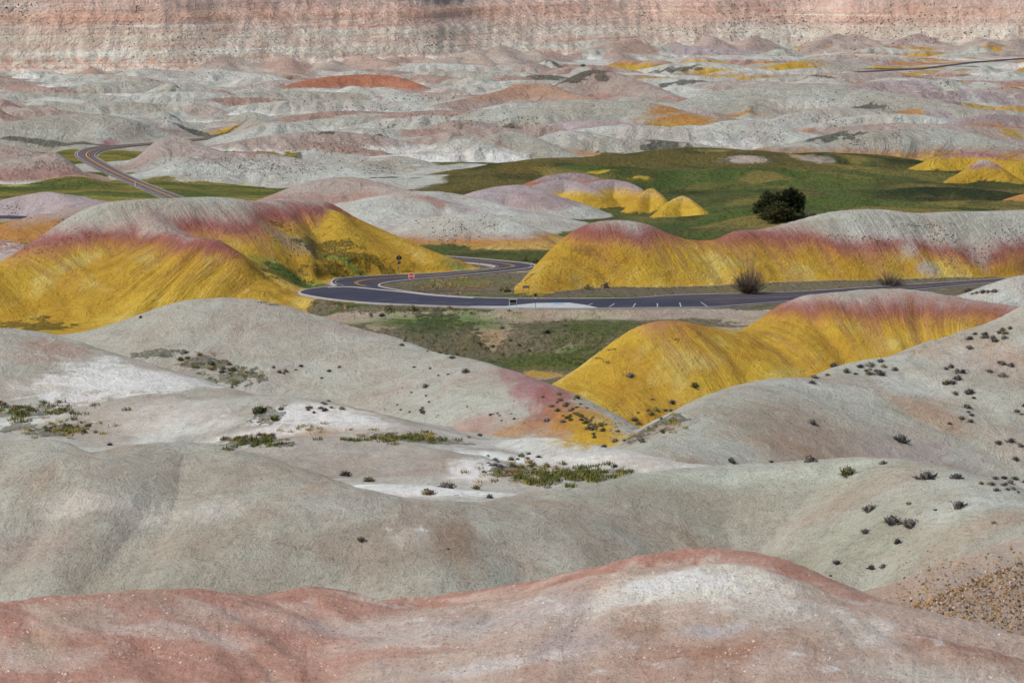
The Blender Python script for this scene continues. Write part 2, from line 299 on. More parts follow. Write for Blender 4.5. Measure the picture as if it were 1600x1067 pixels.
# grassy valley on the right
gk = dict(r=11, k=1., streak=.0, crust=0, veg=1., rill=(.7,.06))
hill('grassy_hill', 'olive grassy slope running up to the white mounds', [(735,296,600),(765,280,618),(795,262,638),(850,249,650),(920,246,655),(1000,240,660),(1080,231,668),(1160,235,668)], sf=.12, sb=.2, top=(.38,.30,.09), **gk)
hill('grassy_hill', 'rounded green hill in the middle of the valley', [(900,292,612),(960,276,628),(1030,266,640),(1100,262,645),(1180,270,640),(1260,282,630),(1350,296,612),(1450,312,590)], sf=.12, sb=.2, top=(.19,.25,.07), **gk)
hill('grassy_hill', 'dark green hill below the wide grey mound', [(1160,262,652),(1220,247,664),(1290,240,670),(1370,243,670),(1430,256,660),(1500,274,645),(1590,294,628)], sf=.16, sb=.2, top=(.06,.10,.04), **gk)
hill('grassy_hill', 'low green swell behind the dark juniper bushes', [(1080,318,582),(1160,304,595),(1250,297,600),(1350,300,598),(1480,314,585),(1600,322,575)], sf=.10, sb=.15, top=(.17,.25,.07), **gk)
hill('grassy_hill', 'low green swell above the road', [(780,380,503),(850,362,520),(930,350,530),(1020,352,530),(1110,360,524)], sf=.09, sb=.12, top=(.14,.22,.06), **gk)
for i in range(110):
    D = rnd.uniform(505, 668); px = rnd.uniform(760 + (D - 505) * .2, 1640); X0 = D * (px - 800) / F; L = rnd.uniform(16, 55); a = rnd.gauss(-.1, .5); z = rnd.uniform(1.0, 3.2)
    if (px < 1190 and D < 625) or (px > 1370 and D > 585): continue
    cx = [X0 + math.cos(a) * L * t for t in (-.5, -.2, .15, .5)]; cy = [D + math.sin(a) * L * t + rnd.uniform(-3, 3) for t in (-.5, -.2, .15, .5)]
    ridge('', '', list(zip(cx, cy, [z * .3, z, z * .85, z * .2])), sf=rnd.uniform(.18, .34), sb=.3, r=rnd.uniform(2, 5), top=rnd.choice([(.46,.36,.11),(.15,.24,.06),(.05,.07,.035),(.26,.27,.08),(.13,.20,.06)]), new=False, world=True, rill=(.5,.12), k=.6, streak=0, crust=0, veg=1.)
yb = dict(bw=.5, k=.5, streak=.5, crust=0)
hill('yellow_mound', 'yellow and purple mound under the wide grey mound at the right', [(1425,268,650),(1450,252,654),(1480,242,657),(1515,238,658),(1550,241,656),(1590,252,650)], sf=.7, r=3, top=PURP, bands=[(3.2,3.2,YEL)], rill=(.5,.25), **yb)
hill('yellow_mound', 'yellow cone with a white tip at the right of the valley', [(1485,285,627),(1510,266,632),(1538,250,634),(1562,264,631),(1585,287,626)], sf=.8, r=1.8, top=LGREY, bands=[(3.4,3.4,PURP),(2.6,2.6,YEL)], rill=(.4,.3), **yb)
hill('orange_mound', 'small orange mound at the right edge of the valley', [(1535,338,556),(1565,320,564),(1600,304,568),(1680,290,572)], sf=.45, r=4, top=CORAL, bands=[(4,4,ORANGE)], rill=(.2,.3), **yb)
hill('red_mound', 'red capped mound behind the yellow domes', [(835,293,592),(855,278,600),(880,271,606),(905,271,606),(935,281,602)], sf=.4, r=4, top=LAV, bands=[(2.7,2.7,CORAL)], rill=(.3,.25), **yb)
hill('yellow_mound', 'yellow dome with a lavender top left of the valley cones', [(775,333,548),(800,312,562),(830,294,572),(860,283,577),(892,281,578),(915,293,574)], sf=.8, sb=.6, r=3, top=LAV, bands=[(2.4,2.6,PYEL),(1.6,1.8,YEL)], rill=(.35,.25), **yb)
hill('yellow_mound', 'yellow dome with a lavender top nearest the valley cones', [(905,297,573),(928,285,578),(955,280,581),(978,285,580),(998,297,576),(1018,312,568)], sf=.8, sb=.6, r=3, top=LAV, bands=[(3.0,2.6,PYEL),(2.2,1.8,YEL)], rill=(.35,.25), **yb)
hill('grey_mound', 'smooth grey dome left of the yellow domes', [(680,335,535),(715,318,548),(750,300,556),(785,291,560),(815,290,560),(836,303,555)], sf=.35, r=5, top=LAV, bands=[(1.8,1.8,LGREY)], rill=(.2,.25), **yb)
hill('yellow_cone', 'left and taller of the two small yellow cones on the grass', [(992,318,560),(1004,303,563),(1017,294,565),(1028,302,563),(1036,314,560)], sf=1.15, sb=1.1, r=1.3, top=PYEL, bands=[(2.6,2.6,YEL)], rill=(.15,.4), **yb)
hill('yellow_cone', 'right and broader of the two small yellow cones on the grass', [(1035,330,549),(1048,315,552),(1066,306,554),(1080,314,552),(1096,330,547)], sf=1.05, sb=1.0, r=1.5, top=PYEL, bands=[(2.6,2.6,YEL)], rill=(.15,.4), **yb)
# left middle distance
hill('pink_mound', 'pink and grey mound behind the saddle of the big yellow mound', [(370,335,520),(420,314,530),(470,292,538),(515,278,543),(560,279,543),(600,290,540),(645,306,532)], sf=.4, r=6, top=PINKG, bands=[(5.4,5.4,PINK),(2.2,1.5,PINKG)], rill=(.5,.18), k=.8)
hill('pale_ridge', 'pale grey ridge sloping right behind the speckled mound', [(590,312,528),(640,302,535),(690,300,540),(735,310,538),(770,325,532)], sf=.22, r=7, top=LGREY, rill=(.3,.15), crust=.25, k=.8, mott=(LAV,7,.7))
hill('grey_mound', 'round grey mound with yellow foot just beyond the road bend', [(560,388,498),(600,370,505),(645,348,508),(700,336,510),(750,335,510),(788,343,508),(812,360,503),(824,380,496)], sf=.34, r=6, top=LGREY, bands=[(1.1,1.7,PINKG),(.6,1.2,ORANGE),(-.4,.8,PYEL)], rill=(.2,.25), k=.7, bw=.4)
hill('pale_ridge', 'pale pink bank at the left edge beyond the big yellow mound', [(-120,312,556),(-20,312,558),(40,303,560),(75,300,560),(115,306,560),(160,316,556),(210,328,548)], sf=.2, r=6, top=LAV, bands=[(1.6,1.6,PINKG)], rill=(.2,.2), k=.7)
hill('orange_mound', 'low peach coloured mound at the left behind the big yellow mound', [(0,358,512),(40,342,518),(90,333,522),(150,335,522),(210,343,518)], sf=.3, r=5, top=PINKG, bands=[(2.2,2.2,ORANGE)], rill=(.2,.25), k=.6, bw=1)
hill('pink_mound', 'speckled pink bank at the left edge just behind the big yellow mound', [(-120,370,478),(-30,372,480),(20,380,478),(60,394,472)], sf=.3, r=5, top=PINK, bands=[(1.6,1.6,PINKG)], rill=(.2,.25), k=.6, crust=.5)
# ================= the big yellow mounds
yk = dict(bw=1.25, streak=1., crust=0.)
hill('yellow_mound', 'big yellow mound with red shoulders and a grey top at the left', [(-250,500,432),(-150,468,435),(-60,442,438),(0,415,442),(50,386,446),(100,352,450),(150,322,454),(200,313,456),(270,310,458),(340,308,462),(400,314,466),(440,311,470),(480,311,472),(520,319,474),(560,344,474),(600,364,472),(650,386,468),(695,404,464),(722,417,461)],
     sf=.50, sb=.5, r=5, top=GREY, bands=[(5.6,12.6,PINKG),(4.3,11.2,RED),(2.6,9.4,ORANGE),(1.5,8.1,YEL)], rill=(1.0,.13), k=.8, **yk)
ridge('', '', [(228,330,453),(252,352,448),(275,366,445),(300,371,443),(332,374,441),(356,388,439),(380,412,437),(405,438,436),(425,452,434)], sf=.52, sb=.55, r=3, top=PINKG,
      bands=[(6.7,6.9,RED),(5.4,4.6,ORANGE),(4.6,3.8,YEL)], rill=(.9,.16), k=2.0, new=False, **yk)
ridge('', '', [(520,330,469),(530,350,464),(545,375,460),(560,398,457)], sf=.5, sb=.55, r=3, top=YEL, bands=[(6.9,6.9,YEL)], rill=(.5,.2), k=1., new=False, **yk)
hill('yellow_mound', 'long yellow mound with a wine red cap and grey back behind the road', [(826,457,431),(838,438,436),(852,418,440),(868,396,444),(885,375,447),(903,358,449),(930,347,450),(970,344,451),(1010,350,452),(1045,365,453),(1080,375,454),(1120,374,455),(1150,361,457),(1190,358,459),(1240,346,461),(1300,331,463),(1370,327,465),(1430,333,467),(1480,331,468),(1540,330,470),(1600,328,472),(1750,322,476)],
     sf=.62, sb=1.5, r=5, rb=1.6, top=GREY, bands=[(9.4,3.3,PINKG),(8.5,2.5,RED),(6.9,1.2,ORANGE),(5.9,.2,YEL)], rill=(.55,.16), k=.6, **yk)
hill('yellow_mound', 'bright yellow mound with a pink band in the middle of the view', [(840,630,330),(866,609,332),(900,582,335),(940,551,337),(980,521,339),(1010,506,340),(1050,501,341),(1090,507,343),(1130,515,345),(1165,515,347),(1195,499,349),(1225,475,351),(1260,461,352),(1320,455,353),(1380,451,354),(1430,453,354),(1480,461,353),(1530,470,352),(1600,480,350),(1700,490,350)],
     sf=.46, sb=1.1, r=5, rb=1.6, top=GREY, bands=[(9.3,8.5,PINKG),(8.6,7.7,RED),(7.6,6.5,ORANGE),(7.0,5.9,YEL)], rill=(.55,.16), k=.8, **yk)
hill('grey_mound', 'pale grey hilltop at the right edge in front of the road', [(1525,470,357),(1540,455,358),(1560,441,359),(1600,431,360),(1680,420,362),(1760,415,362)], sf=.7, sb=.5, r=4, top=LGREY, rill=(.3,.2), k=.8, crust=.3)
# ================= the near grey hills
hill('grey_mound', 'large grey dome left of centre with a pink and yellow right end', [(20,530,337),(80,524,337),(140,516,336),(200,498,335),(260,476,335),(310,467,335),(360,465,335),(420,472,334),(480,489,332),(540,509,329),(600,524,326),(650,544,322),(700,555,318),(750,567,313),(800,585,307),(850,605,300),(900,632,292),(950,667,283),(990,708,272),(1015,745,262)],
     sf=.33, sb=.9, r=9, rb=1.5, top=GREY, rill=(.35,.13), k=.8, crust=.18, streak=.3, mott=(PINKG,9,.6))
hill('grey_slope', 'long bare grey slope filling the right side with scattered dark brush', [(930,760,238),(960,735,244),(990,713,250),(1050,681,258),(1100,641,268),(1160,606,280),(1220,591,288),(1290,589,292),(1340,566,298),(1400,556,300),(1450,536,303),(1500,521,305),(1560,500,307),(1600,478,308),(1680,448,310),(1780,420,312)],
     sf=.25, sb=.85, r=9, rb=1.5, top=GREY, rill=(.5,.1), k=.8, crust=.2, streak=.4, mott=(TAN,8,.85))
hill('grey_mound', 'grey and pink mound at the left edge above the cracked white flat', [(-200,520,290),(-80,514,290),(0,513,290),(50,519,290),(100,536,288),(150,555,286),(200,573,283),(280,598,277),(370,622,270),(440,650,262)],
     sf=.22, sb=.45, r=8, top=GREY, rill=(.25,.12), k=.8, crust=.3, mott=(PINKG,7,.7))
hill('grey_mound', 'low smooth mound in front of the cracked white flat', [(20,690,236),(60,676,240),(105,657,243),(150,640,245),(210,621,247),(270,616,248),(350,621,246),(410,618,244),(470,626,241),(540,646,237),(600,668,232),(660,692,227)],
     sf=.16, sb=.4, r=7, top=(.41,.39,.35), rill=(.2,.15), k=.8, crust=.35, mott=(WHITE,9,.5))
hill('white_ridge', 'thin white ridge above the scrubby white flat', [(690,712,230),(760,693,232),(800,687,232),(850,684,230),(920,695,227),(1000,713,222),(1060,723,218),(1150,737,212)],
     sf=.12, sb=.5, r=3, top=(.55,.545,.51), rill=(.1,.2), k=.5, crust=.5)
hill('grey_mound', 'low brownish grey mound beside the scrubby white flat', [(370,735,206),(410,713,212),(450,693,215),(495,685,217),(545,684,217),(620,696,215),(690,713,211),(750,735,206)],
     sf=.12, sb=.4, r=5, top=(.41,.37,.33), rill=(.12,.2), k=.25, crust=.1)
hill('grey_ridge', 'broad grey ridge crossing the whole foreground with pale green right end', [(-200,705,171),(-80,696,170),(0,690,170),(60,688,170),(110,700,168),(155,711,168),(200,700,170),(260,691,172),(330,697,172),(420,725,168),(520,756,165),(620,776,164),(720,786,165),(790,782,167),(850,771,170),(950,750,174),(1050,735,177),(1150,726,178),(1250,722,178),(1330,716,178),(1420,722,174),(1500,745,168),(1560,775,163),(1650,810,158),(1780,850,155)],
     sf=.5, sb=.55, r=7, rb=2, top=GREY, rill=(1.15,.085), k=.5, crust=.18, streak=.4, mott=((.42,.36,.29),5,.7))
hill('pebbly_bank', 'tan bank of coarse pebbly clay in the lower right corner', [(1300,1010,78),(1340,985,80),(1390,955,82),(1450,912,84),(1520,880,86),(1600,850,88),(1700,820,90),(1850,790,92)],
     sf=.5, sb=.5, r=2, top=(.45,.36,.30), rill=(.1,.5), k=.6, crust=.3, streak=.1)
hill('red_foreground_bank', 'blurred red and cream clay bank along the bottom edge', [(-250,975,65),(-100,955,66),(0,945,66),(150,930,67),(300,922,68),(350,924,69),(385,937,70),(430,930,70),(480,918,70),(525,920,71),(570,941,72),(620,941,73),(700,930,73),(850,905,72),(1000,870,70),(1100,858,70),(1180,868,69),(1240,903,68),(1320,932,67),(1400,975,66),(1500,1000,65),(1600,1010,64),(1800,1040,63)],
     sf=.10, sb=.45, r=1.6, top=FRED, rill=(.12,.5), k=.4, crust=.3, streak=.25, mott=((.60,.48,.42),1.3,.9), n=5, wob=.25)
ridge('', '', [(760,950,67.5),(850,918,67.5),(950,896,67),(1050,885,66.7),(1130,882,66.4),(1190,890,66),(1250,915,65.5),(1320,948,65)], sf=.12, sb=.6, r=1.2, top=(.52,.40,.34), rill=(.06,.6), k=.4, new=False, crust=.4, streak=.15, mott=((.50,.33,.26),1.6,.6), wob=.25)

# fine relief everywhere off the road plane
H += ((.10 * fbm(X / 1.1, Y / 1.3, 4, 61) + .02 * fbm(X / .16, Y / .3, 2, 64)) * (Y < 130) + .15 * fbm(X / 2.2, Y / 2.6, 4, 62) * ((Y >= 130) & (Y < 412)) + .16 * fbm(X / 4, Y / 5, 3, 63) * (Y >= 480)).astype(np.float32)

# no flutes across the seams where two flanks meet
jp = np.zeros((NR, NC), bool); thr = 1.5 + Y * .006
dj = np.abs(np.diff(S, axis=0)) > thr[1:] ; jp[1:] |= dj; jp[:-1] |= dj
dj = np.abs(np.diff(S, axis=1)) > thr[:, 1:]; jp[:, 1:] |= dj; jp[:, :-1] |= dj
jf = jp.astype(np.float32)
for _ in range(4):
    g_ = jf.copy(); g_[1:] = np.maximum(g_[1:], jf[:-1] * .78); g_[:-1] = np.maximum(g_[:-1], jf[1:] * .78); g_[:, 1:] = np.maximum(g_[:, 1:], jf[:, :-1] * .78); g_[:, :-1] = np.maximum(g_[:, :-1], jf[:, 1:] * .78); jf = g_
AMT[..., 2] *= (1 - np.clip(jf * 1.02, 0, 1))
# ------------------------------------------------------------------ roads: outlines on the road plane, ground graded beneath them
def chaikin(P, it=2, closed=True):
    P = [tuple(p) for p in P]
    for _ in range(it):
        Q = []; n = len(P)
        for i in range(n if closed else n - 1):
            a, b = P[i], P[(i + 1) % n]
            Q += [tuple(.75 * a[k] + .25 * b[k] for k in range(len(a))), tuple(.25 * a[k] + .75 * b[k] for k in range(len(a)))]
        P = Q if closed else [P[0]] + Q + [P[-1]]
    return P
def gp(L, z=0.): return [gpt(x, y, z)[:2] for x, y in L]
main_px = [(650,396.5),(690.6,400.2),(738.8,403.5),(793.8,408.5),(826.8,411.8),(837,415),(828,418.8),(793.8,423.2),(736,428.9),(670,434.9),(638.8,437),(597.5,441.8),(587,446),(597.5,449.5),(630.5,455.2),(680,461.5),(752,465.5),(794,466.7),(890,467),(1006,466),(1040,461.3),(1240,457.2),(1373,448),(1540,437.7),(1600,433),(1750,421),
 (1750,428),(1600,438.5),(1526,443.5),(1431,452.8),(1300,465),(1240,469.5),(1136.5,478),(1105,479.8),(992.5,480.8),(880,481.8),(794,481.2),(752.5,479.5),(680,477.5),(583.8,473.4),(528.8,468.6),(487.5,462.4),(466,457.5),(480,452),(512,448.6),(531,446.8),(521,443.5),(519.5,440),(524,436.5),(533,434.3),(570,432),(611,430),(680,427.3),(718,424),(758,421),(773,418.8),(776.5,416.5),(769,414),(738.8,410.6),(705.8,408.8),(650,405)]
left_l = [(330,214),(270,219.5),(212.8,224.7),(162,227.9),(134,231),(120.6,236.5),(118.6,243),(127.5,250),(155,265),(188,280),(262,311.8),(330,341)]
left_r = [(330,217),(270,222.6),(212.8,228),(177,232),(155,237),(147.4,243),(155,249.2),(196.3,271.9),(237.5,289.8),(292.6,310.4),(360,337)]
main = gp(main_px); main = chaikin(main, 2)
leftp = chaikin(gp(left_l), 2, False) + chaikin(gp(left_r), 2, False)[::-1]
farp = gp([(1180,118.5),(1300,115.5),(1442,108.2),(1521,98.5),(1600,92.5),(1700,86),(1700,84.2),(1600,90.6),(1521,96.5),(1442,106.2),(1300,114),(1180,117.4)], 1.0)
stub = gp([(-80,336.5),(-30,336.5),(20,337),(42,338),(42,340.5),(20,341),(-30,341),(-80,341)])
def poly_sd(P, x, y):
    P = np.array(P); ins = np.zeros(x.shape, bool); best = np.full(x.shape, 1e12)
    for i in range(len(P)):
        a = P[i]; b = P[(i + 1) % len(P)]
        c = ((a[1] > y) != (b[1] > y)) & (x < (b[0] - a[0]) * (y - a[1]) / (b[1] - a[1] + 1e-12) + a[0]); ins ^= c
        ex, ey = b - a; t = np.clip(((x - a[0]) * ex + (y - a[1]) * ey) / (ex * ex + ey * ey + 1e-9), 0, 1)
        best = np.minimum(best, (x - a[0] - t * ex) ** 2 + (y - a[1] - t * ey) ** 2)
    d = np.sqrt(best); return np.where(ins, -d, d)
SDM = np.full((NR, NC), 99., np.float32)
def grade(P, z, inner, outer, upto=True):
    P = np.array(P); r0, r1 = np.searchsorted(Dr, P[:, 1].min() - outer), np.searchsorted(Dr, P[:, 1].max() + outer)
    us = np.concatenate([(P[:, 0] - outer) / P[:, 1], (P[:, 0] + outer) / P[:, 1]])
    c0, c1 = np.searchsorted(U, us.min() - .01), np.searchsorted(U, us.max() + .01)
    sl_ = (slice(r0, r1), slice(c0, c1)); d = poly_sd(P, X[sl_], Y[sl_])
    SDM[sl_] = np.minimum(SDM[sl_], d)
    m = 1 - sstep(inner, outer, d)
    H[sl_] = H[sl_] * (1 - m) + (z - .14) * m
    own = OWN[sl_]; own[d < inner] = 0
    ring = (d < inner) & (d > -2)
    A = AMT[sl_]; Cc = COL[sl_]
    f = (1 - sstep(.3, 1.2 if upto else .8, d))[..., None]
    Cc[:] = Cc * (1 - f) + np.array((.36, .31, .27)) * f; A[..., 0] = A[..., 0] * (1 - f[..., 0])
grade(main, 0, 1.3, 3.4); grade(leftp, 0, 2.0, 12, False); grade(farp, 1.0, 4, 25); grade(stub, 0, 2, 8)

# ------------------------------------------------------------------ line of sight from the overlook (used only to find WHERE things in the photo stand)
ELV = (H - HC) / Y; RUN = np.maximum.accumulate(ELV, 0)
def hit(px, py):
    u = (px - 800) / F; v = (533.5 - py) / F
    uu = u / (CP + v * SP); e = (-SP + v * CP) / (CP + v * SP)
    c = int(np.clip(np.searchsorted(U, uu), 1, NC - 1))
    if abs(U[c - 1] - uu) < abs(U[c] - uu): c -= 1
    r = int(np.searchsorted(RUN[:, c], e))
    if r >= NR: return None
    d = float(Dr[r])
    if r > 0 and RUN[r, c] > RUN[r - 1, c]:
        t = (e - RUN[r - 1, c]) / (RUN[r, c] - RUN[r - 1, c]); h0 = ELV[r-1, c]
        if ELV[r, c] > e and ELV[r - 1, c] < e: t = (e - ELV[r - 1, c]) / (ELV[r, c] - ELV[r - 1, c])
        d = float(Dr[r - 1] + t * (Dr[r] - Dr[r - 1])); z = float(H[r - 1, c] + t * (H[r, c] - H[r - 1, c]))
    else: z = float(H[r, c])
    return Vector((d * uu, d, z)), r, c
def height_at(x, y):
    r = int(np.clip(np.searchsorted(Dr, y), 1, NR - 1)); u = x / y; c = int(np.clip(np.searchsorted(U, u), 1, NC - 1))
    tr = (y - Dr[r - 1]) / (Dr[r] - Dr[r - 1]); tc = (u - U[c - 1]) / (U[c] - U[c - 1])
    return float((H[r-1,c-1]*(1-tr)+H[r,c-1]*tr)*(1-tc) + (H[r-1,c]*(1-tr)+H[r,c]*tr)*tc)

# ------------------------------------------------------------------ stains, crusts and grass patches at their places on the ground
def blob(kind, px, py, rx, ry, st=1., nz=.5, same=True):
    h = hit(px, py)
    if not h: return
    p, r, c = h; D = p.y; RX = rx * D / F
    a = hit(px, py - ry); b = hit(px, py + ry)
    lim = max(ry * D / F * 6, .4)
    up = min(abs(a[0].y - D), lim) if a else lim; dn = min(abs(D - b[0].y), lim) if b else lim
    RY = max((up + dn) / 2, ry * D / F * 1.0)
    cy = D + (up - dn) / 2
    mar = 1.6
    r0, r1 = np.searchsorted(Dr, cy - RY * mar), np.searchsorted(Dr, cy + RY * mar)
    u0, u1 = (p.x - RX * mar), (p.x + RX * mar)
    c0 = np.searchsorted(U, min(u0 / (cy - RY), u0 / (cy + RY))); c1 = np.searchsorted(U, max(u1 / max(cy - RY, 2), u1 / (cy + RY)))
    sl_ = (slice(r0, max(r1, r0 + 1)), slice(c0, max(c1, c0 + 1))); x = X[sl_]; y = Y[sl_]
    q = np.sqrt(((x - p.x) / RX) ** 2 + ((y - cy) / RY) ** 2)
    n = fbm(x / RX * 2.2 + px, y / RY * 2.2, 4, 71)
    if kind == 'veg': nz = 1.0
    f = (1 - sstep(.35, 1.25, q + n * nz * 1.3)) * st
    if same: f = f * (SDM[sl_] > 1.0)
    if kind == 'veg': AMT[sl_][..., 0] = np.maximum(AMT[sl_][..., 0], f)
    elif kind == 'bare': AMT[sl_][..., 0] *= (1 - f)
    elif kind == 'crust': AMT[sl_][..., 1] = np.maximum(AMT[sl_][..., 1], f)
    else:
        COL[sl_] = COL[sl_] * (1 - f[..., None]) + np.array(kind, np.float32) * f[..., None]
